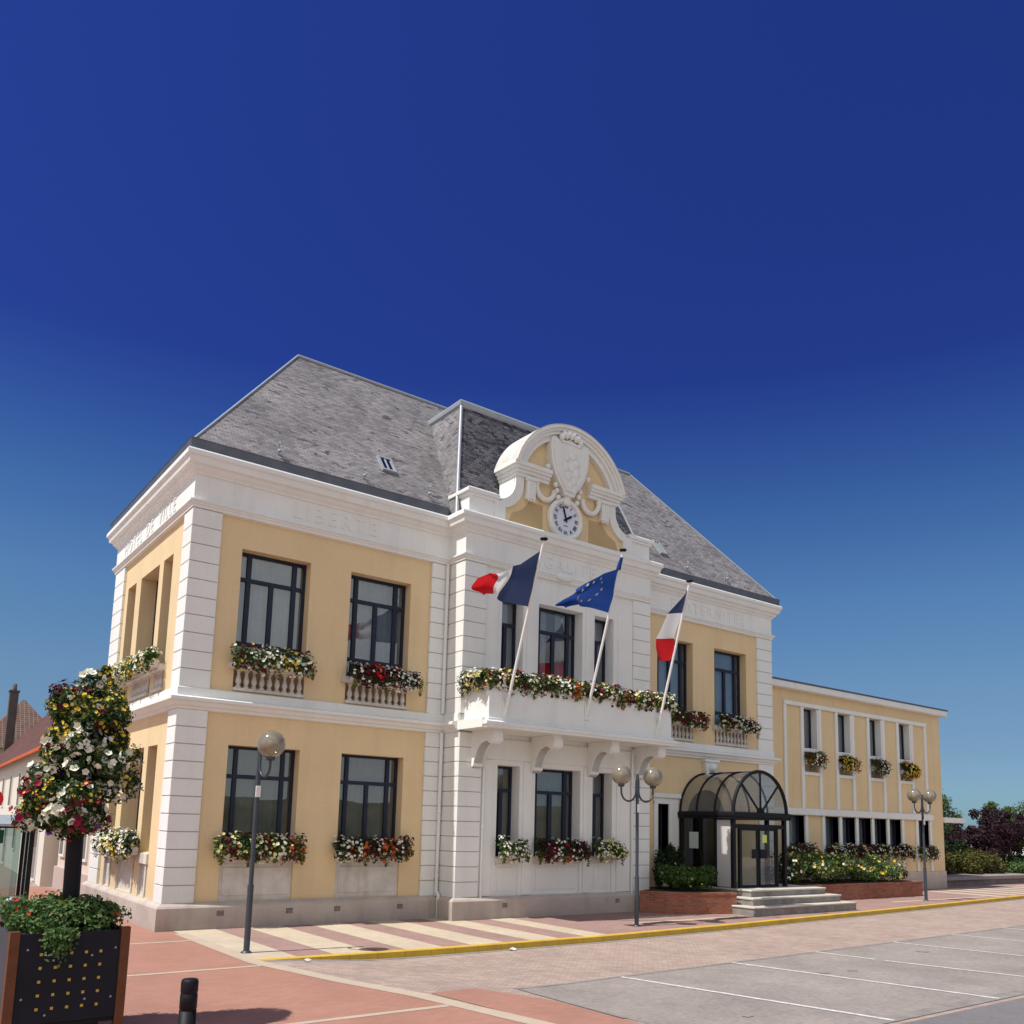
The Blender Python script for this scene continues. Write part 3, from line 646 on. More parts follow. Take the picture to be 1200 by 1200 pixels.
# main roof
ez = 11.6
E = [(-.26, -.26, ez), (W_+.26, -.26, ez), (W_+.26, D_+.26, ez), (-.26, D_+.26, ez)]; P0 = (3.84, 3.87, 17.04); P1 = (18.35, 3.87, 17.04)
f = MB(); f.face([E[0], E[1], P1, P0]); f.face([E[1], E[2], P1]); f.face([E[2], E[3], P0, P1]); f.face([E[3], E[0], P0])
roof = f.build('roof', M['slate'], hall, fix=False)
f = MB(); f.tube([(P0[0], P0[1], P0[2]+.02), (P1[0], P1[1], P1[2]+.02)], .06, 8)
for e_, p_ in ((E[0], P0), (E[1], P1), (E[2], P1), (E[3], P0)): f.tube([e_, (p_[0], p_[1], p_[2]+.02)], .036, 6)
f.build('ridge_cap', M['zinc_light'], roof, fix=False)
SL = (17.04-ez)/(3.87+.26)
def onroof(x, y, d=0): 
    n = Vector((0, -SL, 1)).normalized(); return Vector((x, y, ez+(y+.26)*SL))+n*d
for (x0, x1, y0, y1) in ((5.22, 5.68, .44, .87), (16.5, 16.85, .35, .82)):
    f = MB()
    def slab(xa, xb, ya, yb, d0, d1, m): 
        vs = [onroof(x, y, d) for x in (xa, xb) for y in (ya, yb) for d in (d0, d1)]
        f.mesh(vs, [(0, 1, 3, 2), (4, 6, 7, 5), (0, 4, 5, 1), (2, 3, 7, 6), (0, 2, 6, 4), (1, 5, 7, 3)], m)
    slab(x0, x0+.06, y0, y1, -.02, .09, 0); slab(x1-.06, x1, y0, y1, -.02, .09, 0); slab(x0+.06, x1-.06, y0, y0+.04, -.02, .088, 0); slab(x0+.06, x1-.06, y1-.04, y1, -.02, .088, 0)
    slab(x0+.06, x1-.06, y0+.04, y1-.04, .0, .055, 1)
    slab((x0+x1)/2-.015, (x0+x1)/2+.015, y0+.04, y1-.04, .055, .08, 0)
    f.build('skylight', [M['zinc_light'], M['glass_dark']], roof, fix=False)
f = MB()
for x in (1.96, 4.42, 6.5, 17.47, 19.65):
    p = onroof(x, .0, 0); f.tube([p, p+Vector((0, -.02, .22)), p+Vector((.0, -.1, .3)), p+Vector((0, -.14, .24))], .018, 6); f.ball(p+Vector((0, -.1, .06)), .05, 8)
f.build('roof_hook', M['zinc_light'], roof, fix=False)
# steep pavilion roof over the bay
A = [(7.12, -.62, 11.42), (14.9, -.62, 11.42)]; T = [(8.22, 1.06, 15.8), (13.8, 1.06, 15.8), (13.8, 2.98, 15.8), (8.22, 2.98, 15.8)]
f = MB(); f.face([A[0], A[1], T[1], T[0]], 1); f.face([A[0], T[0], T[3], (7.12, -.3, 11.42)], 0); f.face([A[1], T[1], T[2], (14.9, -.3, 11.42)], 0)  # front face gets the slate with painted shade
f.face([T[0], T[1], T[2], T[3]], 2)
pav = f.build('pavilion_roof', [M['slate'], M['slate_shaded'], M['zinc_light']], hall, fix=False)
f = MB(); f.sweep([(8.22, 3.1), (8.22, 1.06), (13.8, 1.06), (13.8, 3.1)], [(-.1, 15.62), (.04, 15.64), (.09, 15.72), (.1, 15.84), (.06, 15.9), (-.1, 15.91)])
f.tube([A[0], T[0]], .055, 6); f.tube([A[1], T[1]], .055, 6)
f.build('zinc_edge', M['zinc_light'], pav, fix=False)
f = MB(); f.tube([(7.13, -.3, 11.5), (8.2, 2.93, 15.72)], .03, 5); f.tube([(14.88, -.3, 11.5), (13.82, 2.93, 15.72)], .03, 5); f.build('valley', M['zinc'], pav, fix=False)
# downpipes
def pipe(x, y, z0, z1, r=.05):
    f = MB(); f.tube([(x, y, z0), (x, y, z1)], r, 8)
    for z in (z0+.5, (z0+z1)/2, z1-.6): f.lathe((x, y, z), [(r, 0), (r+.012, .01), (r+.012, .05), (r, .06)], 8)
    f.build('downpipe', M['white'], hall, fix=False)
pipe(7.2, -.14, .6, 5.1); pipe(7.2, -.14, 5.65, 10.0); pipe(8.13, BY-.1, 0, 4.95, .035); pipe(13.9, BY-.1, 0, 4.95, .035)
f = MB(); f.tube([(7.2, -.26, 0), (7.2, -.26, .64), (7.2, -.14, .72)], .05, 8); f.build('downpipe', M['white'], hall, fix=False)
for x, y in ((1.25, -.2), (2.95, -.2), (4.23, -.2), (6.05, -.2), (8.9, BY-.2), (13.2, BY-.2)):
    f = MB(); f.box(x-.08, x+.08, y-.006, y+.01, .3, .42, 0)
    for k in range(4): f.box(x-.07, x+.07, y-.014, y-.005, .31+.027*k, .32+.027*k, 1)
    f.build('air_vent', [M['room'], M['plinth']], hall, fix=False)
# keystone bracket above the porch
f = MB(); f.prism([(18.38, 4.55), (18.9, 4.55), (19.0, 5.08), (18.28, 5.08)], -.16, .01); f.box(18.25, 19.03, -.22, .01, 4.98, 5.08, 0, .015); f.ball((18.64, -.2, 4.78), .17, 14)
f.box(18.42, 18.86, -.19, .0, 4.45, 4.55, 0, .01)
f.build('keystone', M['white'], hall, fix=False)

# ------------------------------------------------------------------ balcony
BYF = -2.1
f = MB()
f.sweep([(7.42, BY), (7.42, BYF), (14.45, BYF), (14.45, BY)], [(-.3, 5.14), (.12, 5.14), (.13, 5.2), (.16, 5.22), (.16, 5.3), (.05, 5.34), (.05, 5.4), (.0, 5.42), (0, 6.24), (.03, 6.26), (.03, 6.33), (-.14, 6.33), (-.14, 5.45)])
f.box(7.25, 14.6, BYF+.05, BY, 5.145, 5.4)
bal = f.build('balcony', M['white'], hall, fix=False)
for cx in (7.86, 9.98, 12.2, 14.2):
    y0 = BY-.045; pr = []
    # S-shaped bracket: scroll at the top front, tapering down the wall
    top = [(y0, 5.14), (-1.95, 5.14), (-1.97, 5.02), (-1.98, 4.9), (-1.93, 4.8), (-1.84, 4.75), (-1.74, 4.77), (-1.66, 4.82), (-1.5, 4.82), (-1.34, 4.76), (-1.2, 4.62), (-1.1, 4.44), (-1.04, 4.26), (-.98, 4.16), (-.93, 4.12), (y0, 4.1)]
    f = MB(); f.prism(top, cx-.14, cx+.14, 'x', 0)
    f.prism([(p[0]+(.03 if i in range(1, 6) else 0), p[1]-0) for i, p in enumerate(top)], cx-.165, cx+.165, 'x', 0)
    f.tube([(cx-.18, -1.84, 4.9), (cx+.18, -1.84, 4.9)], .11, 12); f.tube([(cx-.17, -.98, 4.22), (cx+.17, -.98, 4.22)], .07, 10)
    f.build('console', M['white'], bal, fix=False)

# ------------------------------------------------------------------ clock pediment
PY = -.95; cxp = 11.0
f = MB()
def body(side):
    pts = [(cxp, 11.34), (cxp+side*2.78, 11.34), (cxp+side*2.78, 12.05), (cxp+side*2.55, 12.08)]
    for k in range(9):
        a = radians(-90+90*k/8); pts.append((cxp+side*(2.72-.68*(sin(a)+1)*0 - .68*cos(a)), 12.76+.68*sin(a)))
    pts += [(cxp+side*2.04, 13.0), (cxp+side*2.04, 13.3)]
    return pts
Lp = body(-1); Rp = body(1)
arc = [(cxp+2.04*cos(radians(a)), 12.72+2.04*sin(radians(a))) for a in range(20, 161, 10)]
poly = [p for p in Rp[1:]]+arc+[p for p in Lp[:0:-1]]
f.prism(poly, PY+.06, -.12, 'y', 0, capmat=1)
ped = f.build('pediment', [M['white'], M['yellow']], hall, fix=False)
# white raised band that follows the scrolled edges
f = MB()
for s in (-1, 1):
    outer = body(s)[3:]; inner = []
    inner = [(cxp+s*2.42, 11.78)]+[(cxp+s*(2.66-.92*cos(radians(-90+90*k/8))), 12.74+.92*sin(radians(-90+90*k/8))) for k in range(9)]+[(cxp+s*1.74, 13.0), (cxp+s*1.74, 13.3)]
    n = min(len(outer), len(inner))
    for k in range(n-1):
        for (y0, y1) in ((PY-.02, PY+.07),):
            a, b, c, d = outer[k], outer[k+1], inner[k+1], inner[k]
            vs = [(p[0], y, p[1]) for y in (y0, y1) for p in (a, b, c, d)]
            f.mesh(vs, [(0, 1, 2, 3), (0, 1, 5, 4), (3, 2, 6, 7), (0, 3, 7, 4), (1, 2, 6, 5)])
    x0, x1 = sorted((cxp+s*2.4, cxp+s*2.78)); f.box(x0, x1, PY-.022, PY+.07, 11.4, 12.05)
f.box(8.3, 13.7, PY-.03, PY+.06, 11.3, 11.4)
f.build('scroll_band', M['white'], ped, fix=False)
for s in (-1, 1):
    f = MB(); pts = [(cxp+s*.95, 11.52), (cxp+s*.95, 12.28), (cxp+s*1.45, 12.28), (cxp+s*1.72, 11.98), (cxp+s*2.1, 11.78), (cxp+s*2.2, 11.52)]
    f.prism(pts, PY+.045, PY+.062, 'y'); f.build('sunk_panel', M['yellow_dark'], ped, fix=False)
# arch: three nested rings, the outermost the widest
f = MB()
def ring(r0, r1, y0, y1, a0=16, a1=164, n=28):
    vs = []; 
    for i in range(n+1):
        a = radians(a0+(a1-a0)*i/n)
        for r in (r0, r1):
            for y in (y0, y1): vs.append((cxp+r*cos(a), y, 12.7+r*sin(a)))
    fs = [(0, 1, 3, 2), (4*n, 4*n+2, 4*n+3, 4*n+1)]
    for i in range(n):
        k = 4*i; fs += [(k, k+4, k+5, k+1), (k+2, k+3, k+7, k+6), (k, k+2, k+6, k+4), (k+1, k+5, k+7, k+3)]
    f.mesh(vs, fs)
ring(1.86, 2.02, -1.06, -.1); ring(2.02, 2.12, -1.14, -.1); ring(2.12, 2.2, -1.2, -.1); ring(2.2, 2.29, -1.26, -.08)
f.build('arch', M['white'], ped, fix=False)
f = MB(); 
vs = []
for i in range(29):
    a = radians(16+148*i/28); 
    for r, y in ((2.292, -1.27), (2.31, -1.27), (2.31, -.06), (2.292, -.06)): vs.append((cxp+r*cos(a), y, 12.7+r*sin(a)))
f.mesh(vs, [(4*i+k, 4*i+(k+1) % 4, 4*i+4+(k+1) % 4, 4*i+4+k) for i in range(28) for k in range(4)])
f.build('arch_flashing', M['white_dirty'], ped, fix=False)
# broken entablature under the arch
for s in (-1, 1):
    f = MB()
    for (o, zA, zB) in ((.0, 12.96, 13.06), (.05, 13.06, 13.16), (.12, 13.16, 13.24), (.17, 13.24, 13.36)):
        x0, x1 = sorted((cxp+s*.82, cxp+s*(2.08+o))); f.box(x0, x1, -1.04-o, -.1, zA, zB, 0, .006)
    x0, x1 = sorted((cxp+s*1.36, cxp+s*1.66)); f.box(x0, x1, -1.08, PY+.06, 12.32, 12.96, 0, .01)     # fluted bracket
    for k in range(3): f.box(x0+.04+.085*k, x0+.08+.085*k, -1.1, -1.08, 12.4, 12.86)
    f.box(x0-.04, x1+.04, -1.13, PY+.06, 12.88, 12.96, 0, .01)
    for k in range(3): f.ball((x0+.05+.1*k, -1.05, 12.28), .045, 8)
    f.build('entablature', M['white'], ped, fix=False)
# swags either side, from the shield to the brackets
for s in (-1, 1):
    f = MB(); pts = [(cxp+s*(.92+.36*cos(radians(a))), -.98, 12.86+.4*sin(radians(a))) for a in range(5, -186, -15)]
    f.tube(pts, .085, 8); f.ball(pts[0], .11, 8)
    f.build('swag', M['white'], ped, fix=False)
# shield with crown and relief
f = MB()
def shield(k, y0, y1, cz=13.62):
    half = [(0, 1.02), (.2, .94), (.45, .9), (.62, .98), (.74, .92), (.78, .6), (.74, .2), (.62, -.25), (.42, -.6), (.26, -.78), (.2, -.95)]
    pts = [(cxp-.1+p[0]*k, cz+p[1]*k*.93) for p in half]+[(cxp-.1-p[0]*k, cz+p[1]*k*.93) for p in half[::-1]]
    f.prism(pts, y0, y1, 'y')
shield(1.0, -1.17, PY+.06); shield(.86, -1.22, -1.17); shield(.74, -1.2, -1.17)
f2 = []
for (a, b, r, sx, sz) in ((-.05, 14.0, .16, 1.2, .8), (-.28, 13.9, .12, 1, 1), (.12, 13.82, .14, 1, 1.1), (-.3, 13.6, .13, .9, 1.3), (.1, 13.5, .16, 1, 1.2), (-.08, 13.66, .18, 1, 1), (-.2, 13.35, .14, 1, 1.1), (.02, 13.2, .12, 1, 1), (-.12, 13.05, .1, 1, 1)):
    f.ball((cxp+a, -1.22, b), r, 10, 0, (sx, .35, sz))
for k in range(9):     # crown: leafy lumps on a band
    a = -.42+.42*2*k/8; f.ball((cxp-.1+a*.9, -1.2, 14.5+.17*cos(a*3)+(.06 if k % 2 else 0)), .1, 8, 0, (1, 1, 1.3))
f.box(cxp-.48, cxp+.28, -1.25, -1.0, 14.36, 14.46, 0, .02)
for s in (-1, 1):
    for z in (13.0, 12.82, 12.62): f.ball((cxp-.1+s*(.5+(13-z)*-.3), -1.08, z), .085, 8)
    f.ball((cxp-.1+s*.82, -1.08, 13.5), .09, 8)
f.box(cxp-.22, cxp+.02, -1.1, PY+.06, 12.45, 12.9, 0, .03)
f.build('shield', M['white'], ped, fix=False)
# clock
CC = (10.9, -1.02, 12.02)
f = MB()
prf = [(.52, .12), (.53, .0), (.55, -.05), (.62, -.06), (.66, -.02), (.68, .0), (.68, .12)]
n = 40; vs = []
for k in range(n):
    a = 2*pi*k/n
    for r, y in prf: vs.append((CC[0]+r*cos(a), CC[1]+y, CC[2]+r*sin(a)))
q = len(prf)
f.mesh(vs, [(k*q+j, ((k+1) % n)*q+j, ((k+1) % n)*q+j+1, k*q+j+1) for k in range(n) for j in range(q-1)], 0, True)
clk = f.build('clock', M['white'], hall, fix=False)
f = MB(); f.prism([(CC[0]+.53*cos(2*pi*k/n), CC[2]+.53*sin(2*pi*k/n)) for k in range(n)], CC[1]+.03, CC[1]+.1, 'y')
f.build('dial', mat('dial_enamel', (.66, .7, .78), .35, .5), clk, fix=False)
f = MB(); ROM = ['XII', 'I', 'II', 'III', 'IIII', 'V', 'VI', 'VII', 'VIII', 'IX', 'X', 'XI']
for k, tx in enumerate(ROM):
    vs, fs = textmesh(tx, .18, .004); a = radians(-30*k); ca, sa = cos(a), sin(a)
    xs_ = [v.x for v in vs]; wd = max(xs_)-min(xs_); sx = min(1, .15/wd)
    f.mesh([(CC[0]+(v.x*sx*ca-(v.y+.42)*sa), CC[1]+.018+v.z, CC[2]+(v.x*sx*sa+(v.y+.42)*ca)) for v in vs], fs)
f.box(CC[0]-.08, CC[0]+.08, CC[1]+.02, CC[1]+.028, CC[2]-.22, CC[2]-.2)
f.build('numerals', M['black'], clk, fix=False)
f = MB()
for ang, ln, wd in ((-18, .43, .018), (58.5, .3, .026)):
    a = radians(ang); d = Vector((sin(a), 0, cos(a))); s_ = Vector((cos(a), 0, -sin(a))); c = Vector((CC[0], CC[1], CC[2]))
    p = [c-d*.1+s_*wd, c-d*.1-s_*wd, c+d*ln*.7-s_*wd*1.5, c+d*ln, c+d*ln*.7+s_*wd*1.5]
    f.mesh([v+Vector((0, -.012, 0)) for v in p]+[v+Vector((0, .008, 0)) for v in p], [(0, 1, 2, 3, 4), (5, 6, 7, 8, 9)]+[(i, (i+1) % 5, 5+(i+1) % 5, 5+i) for i in range(5)])
f.ball((CC[0], CC[1]-.01, CC[2]), .035, 8)
f.build('hands', M['black'], clk, fix=False)
f = MB()    # leaf ornament under the clock
rr = random.Random(3)
for k in range(13):
    a = -.62+1.24*k/12; f.ball((cxp-.1+a, -1.0, 11.3+.06*cos(a*9)), .1+.04*rr.random(), 8, 0, (1, .6, 1)); 
f.ball((cxp-.1, -1.02, 11.2), .18, 10, 0, (1.2, .5, 1)); f.ball((cxp-.1, -.99, 10.16), .16, 10, 0, (2.2, .5, .8))
f.build('leaf_ornament', M['white'], ped, fix=False)
# piers at the corners of the bay, parapet between
for x0, x1 in ((7.34, 8.26), (13.74, 14.66)):
    f = MB(); f.box(x0, x1, -.92, -.05, 11.36, 11.98, 0, .01); f.box(x0-.05, x1+.05, -.985, 0, 11.96, 12.04, 0, .01); f.box(x0-.11, x1+.11, -1.03, .06, 12.04, 12.16, 0, .015); f.box(x0-.02, x1+.02, -.94, -.03, 12.16, 12.22, 0, .01)
    f.box(x0-.04, x1+.04, -.96, -.01, 11.36, 11.46, 0, .01)
    f.build('corner_pier', M['white'], ped, fix=False)
f = MB(); f.box(7.2, 14.8, -1.05, -.05, 11.3, 11.39); f.build('cornice_lead', M['white_dirty'], ped, fix=False)

# ------------------------------------------------------------------ office wing on the right
WY = 1.44; WX0, WX1 = W_+.002, 37.95
wing = thing('office_wing', 'flat-roofed yellow annex with thin white vertical ribs, right of the town hall', 'building', (30, WY, 0))
UP = [26.2+2.53*k for k in range(4)]; LOW = [(25.22, 26.36)]+[(27.78+1.275*k, 27.78+1.275*(k+1)-.2) for k in range(5)]+[(35.45, 36.5)]
f = MB(); hs = [(x+.22, x+1.25, 6.16, 7.9, .34) for x in UP]+[(x+.22, x+1.25, 5.16, 5.98, .34) for x in UP]+[(a, b, 1.7, 3.28, .34) for a, b in LOW]
wall(f, 'y', WY, WX0, WX1, 0, 8.6, hs, .34)
f.face([(WX1, WY, 0), (WX1, WY+9, 0), (WX1, WY+9, 8.6), (WX1, WY, 8.6)]); f.face([(WX0, WY+9, 0), (WX1, WY+9, 0), (WX1, WY+9, 8.6), (WX0, WY+9, 8.6)])
f.build('wall', M['yellow'], wing, fix=False)
f = MB(); f.box(WX0, WX1+.32, WY-.3, WY+9.5, 8.58, 8.86, 0, .02); f.box(WX0, WX1+.35, WY-.33, WY+9.5, 8.86, 8.92, 1)
f.build('roof', [M['white'], M['zinc']], wing, fix=False)
RB = [(x, x+.2, 3.585, 7.915) for x in UP]+[(x+1.27, x+1.47, 3.585, 7.915) for x in UP]+[(25.02, 25.2, 3.585, 7.915), (36.32, 36.52, 3.585, 7.915)]
RB += [(27.58, 27.78, .86, 3.295), (35.25, 35.45, .86, 3.295), (25.02, 25.22, .86, 3.295)]
for a, b, z0, z1 in RB:
    f = MB(); f.box(a, b, WY-.08, WY+.001, z0, z1, 0, .01); f.build('rib', M['white'], wing, fix=False)
for a, b in LOW:
    f = MB(); f.box(b, b+.2, WY-.08, WY+.3, .86, 3.295, 0, .01); f.build('rib', M['white'], wing, fix=False)
for x in UP:
    f = MB()
    f.box(x+.2, x+1.27, WY-.07, WY+.1, 5.0, 5.14, 0, .01); f.build('ledge', M['white'], wing, fix=False); f = MB(); f.box(x+.2, x+1.27, WY-.06, WY+.3, 6.0, 6.16, 0, .01)
    f.box(x+1.19, x+1.27, WY-.04, WY+.33, 6.16, 7.9); f.box(x+.2, x+.23, WY-.04, WY+.33, 6.16, 7.9)
    f.build('window_surround', M['white'], wing, fix=False)
f = MB(); f.box(25.02, 36.52, WY-.1, WY+.001, 7.92, 8.1, 0, .01); f.build('top_rail', M['white'], wing, fix=False)
f = MB(); f.box(WX0, 36.75, WY-.16, WY+.001, 3.3, 3.58, 0, .015); f.build('string_course', M['white'], wing, fix=False)
f = MB(); f.box(WX0, WX1+.03, WY-.05, WY+.001, 0, .85, 0, .01); f.box(WX1, WX1+.03, WY, WY+9, 0, .85); f.build('plinth', M['plinth'], wing, fix=False)
for x in UP: window(wing, 'y', WY, x+.23, x+1.19, 6.17, 7.9, [], [], .26, 'curtain')
for x in UP:
    f = MB(); f.face([(x+.2, WY+.33, 5.1), (x+1.3, WY+.33, 5.1), (x+1.3, WY+.33, 6.0), (x+.2, WY+.33, 6.0)]); f.build('box_recess', M['plinth'], wing, fix=False)
for a, b in LOW: window(wing, 'y', WY, a, b, 1.7, 3.28, [], [], .26, 'curtain')
f = MB(); f.box(WX1, 40.05, WY-.1, WY+2.2, 3.24, 3.5, 0, .02); f.box(39.7, 39.85, WY+1.8, WY+1.95, 0, 3.24); f.build('side_canopy', M['white'], wing, fix=False)
f = MB(); f.face([(WX1+.02, WY+.1, .0), (WX1+.02, WY+2, 0), (WX1+.02, WY+2, 3.0), (WX1+.02, WY+.1, 3.0)]); f.build('side_door', M['wood'], wing, fix=False)

# ------------------------------------------------------------------ entrance porch and steps
porch = thing('entrance_porch', 'dark metal and glass entrance porch with a barrel-vaulted glazed roof', 'porch', (18.5, -1.2, .74))
QX0, QX1, QY, QZ, QT = 17.1, 19.92, -2.35, .74, 2.96
qc = (QX0+QX1)/2; qr = (QX1-QX0)/2
f = MB()
for x in (QX0, QX1-.1):
    for y in (QY, -1.64, -.12): f.box(x-(.03 if x > 18 else 0), x+(.13 if x < 18 else .1), y, y+.13, QZ, QT, 0, .008)
f.box(QX0-.12, QX1+.12, QY-.12, -.002, QT, QT+.06, 0, .01)
f.build('frame', M['black'], porch, fix=False)
f = MB(); f.sweep([(QX0, -.002), (QX0, QY), (QX1, QY), (QX1, -.002)], [(-.1, QT+.06), (.1, QT+.06), (.14, QT+.1), (.14, QT+.2), (.06, QT+.24), (-.1, QT+.24)])
f.build('beam', M['black'], porch, fix=False)
ZV = QT+.2
for i, y in enumerate((QY, QY+.78, QY+1.57, -.05)):
    f = MB(); r = .06 if i == 0 else .035
    pts = [(qc+qr*cos(radians(a)), y, ZV+qr*sin(radians(a))*1.0) for a in range(0, 181, 9)]
    f.tube(pts, r, 8)
    if i == 0:
        for a in (90, 45, 135): f.tube([(qc, y, ZV), (qc+qr*cos(radians(a)), y, ZV+qr*sin(radians(a)))], .035, 6)
        f.prism([(qc+.2*cos(radians(a)), ZV+.2*sin(radians(a))) for a in range(0, 181, 20)], y-.02, y+.02, 'y')
    f.build('arch', M['black'], porch, fix=False)
f = MB(); f.tube([(qc, QY, ZV+qr), (qc, -.02, ZV+qr)], .03, 6); f.build('ridge_bar', M['black'], porch, fix=False)
f = MB(); f.prism([(qc+.98*cos(pi*k/16), ZV-.15+.98*sin(pi*k/16)) for k in range(17)], -.03, -.004, 'y'); f.build('fanlight', M['glass_fan'], porch, fix=False)
f = MB()
n = 16
vs = [(qc+(qr-.01)*cos(pi*k/n), y, ZV+(qr-.01)*sin(pi*k/n)) for y in (QY+.02, -.03) for k in range(n+1)]
f.mesh(vs, [(k, k+1, n+2+k, n+1+k) for k in range(n)], 0, True); f.face([(qc+(qr-.03)*cos(pi*k/n), QY+.004, ZV+(qr-.03)*sin(pi*k/n)) for k in range(n+1)])
f.build('vault_glazing', M['glass_smoke'], porch, fix=False)
f = MB(); f.face([(QX0+.05, QY+.8, QZ), (QX0+.05, -.15, QZ), (QX0+.05, -.15, QT), (QX0+.05, QY+.8, QT)]); f.box(QX0+.02, QX0+.08, -.95, -.87, QZ, QT); f.build('side_panel', [M['glass_dark']], porch, fix=False)
f = MB(); f.box(QX0+.03, QX0+.07, QY+.14, -1.64, QZ+.03, QT-.04); f.build('side_panel', mat('pale_side_panel', (.55, .54, .53), .7), porch, label='pale panel beside the porch door', fix=False)
f = MB(); f.face([(QX1-.05, QY, QZ), (QX1-.05, -.1, QZ), (QX1-.05, -.1, QT), (QX1-.05, QY, QT)]); f.build('side_glass', M['glass_clear'], porch, fix=False)
f = MB(); f.box(QX0+.012, QX0+.02, -.85, -.45, 1.95, 2.5); f.build('notice', mat('paper', (.5, .56, .5), .7), porch, fix=False)
for k, (x0, x1) in enumerate(((17.5, 18.42), (18.46, 19.38))):
    f = MB(); y = QY+.04
    f.box(x0, x0+.07, y, y+.05, QZ, QT-.3); f.box(x1-.07, x1, y, y+.05, QZ, QT-.3); f.box(x0+.07, x1-.07, y, y+.05, QT-.37, QT-.3); f.box(x0+.07, x1-.07, y, y+.05, QZ, QZ+.08)
    d = f.build('door', M['black'], porch, fix=False)
    f = MB(); f.face([(x0+.05, y+.02, QZ+.05), (x1-.05, y+.02, QZ+.05), (x1-.05, y+.02, QT-.33), (x0+.05, y+.02, QT-.33)]); f.build('pane', M['glass_clear'], d, fix=False)
    hx = x1-.4 if k == 0 else x0
    f = MB(); f.box(hx+.04, hx+.37, y-.03, y+.0, 1.68, 1.98, 0, .01); f.build('push_plate', M['black'], d, fix=False)
f = MB(); f.box(QX0+.1, QX1-.1, QY+.02, QY+.1, QT-.3, QT-.16, 0); f.box(17.42, 17.5, QY+.02, QY+.1, QZ, QT-.28); f.box(19.38, 19.46, QY+.02, QY+.1, QZ, QT-.28); f.build('door_frame', M['black'], porch, fix=False)
f = MB(); f.box(18.62, 18.86, QY+.03, QY+.036, 2.2, 2.46); f.build('notice', mat('yellow_sticker', (.6, .66, .2), .6), porch, fix=False)
f = MB(); f.box(17.5, 17.56, -.02, .1, QZ, QT); f.box(19.4, 19.46, -.02, .1, QZ, QT); f.face([(17.4, .3, QZ), (19.6, .3, QZ), (19.6, .3, QT), (17.4, .3, QT)], 1); f.box(18.4, 18.48, .2, .29, QZ, QT)
f.build('inner_door', [M['black'], M['glass_dark']], porch, fix=False)

stp = thing('entrance_steps', 'three weathered stone steps rising to the glazed porch', 'steps', (19, -2.5, 0))
for k, (x0, x1, y0, zt, zb) in enumerate(((17.13, 21.1, -3.0, .73, .51), (16.77, 21.45, -3.35, .51, .28), (16.4, 21.8, -3.72, .28, 0.0))):
    f = MB(); f.box(x0, x1, y0, -.25, zb, zt-.055, 0); f.box(x0-.03, x1+.03, y0-.03, -.25, zt-.055, zt, 1, .012)
    f.build('step', [M['riser'], M['step_edge']], stp, fix=False)
# ------------------------------------------------------------------ foliage and flowers
def leaves(rnd, n, pos, size, asp=.62):
    """n folded leaves; pos() gives (point, outward)"""
    b = MB(); vs = []; fs = []
    for _ in range(n):
        p, o = pos(); s = size*rnd.uniform(.6, 1.35)
        nn = Vector((rnd.gauss(0, 1), rnd.gauss(0, 1), rnd.gauss(0, 1)+.5)).normalized()*.8+o; nn.normalize()
        a = nn.cross(Vector((rnd.gauss(0, 1), rnd.gauss(0, 1), rnd.gauss(0, 1)))).normalized(); c = nn.cross(a)
        i = len(vs); vs += [p-a*s*.5, p+c*s*asp*.5+nn*s*.1, p+a*s*.55, p-c*s*asp*.5+nn*s*.1]
        fs += [(i, i+1, i+2), (i, i+2, i+3)]
    b.mesh(vs, fs, 0, False); return b
def petals(b, rnd, p, o, r, mi, k=5):
    o = (o+Vector((rnd.gauss(0, .35), rnd.gauss(0, .35), rnd.gauss(0, .3)))).normalized()
    a = o.cross(Vector((0, 0, 1)) if abs(o.z) < .9 else Vector((1, 0, 0))).normalized(); c = o.cross(a); t0 = rnd.random()*6
    vs = [p-o*r*.35]; n = k*2
    for j in range(n):
        t = t0+2*pi*j/n; rr = r*(1.0 if j % 2 == 0 else .78); vs.append(p+(a*cos(t)+c*sin(t))*rr+o*r*(.12 if j % 2 == 0 else -.02))
    b.mesh(vs, [(0, 1+j, 1+(j+1) % n) for j in range(n)], mi, False)
PK = ['white', 'burgundy', 'red', 'yellow', 'purple', 'cream', 'orange', 'magenta']
PM = [M['p_'+k] for k in PK]
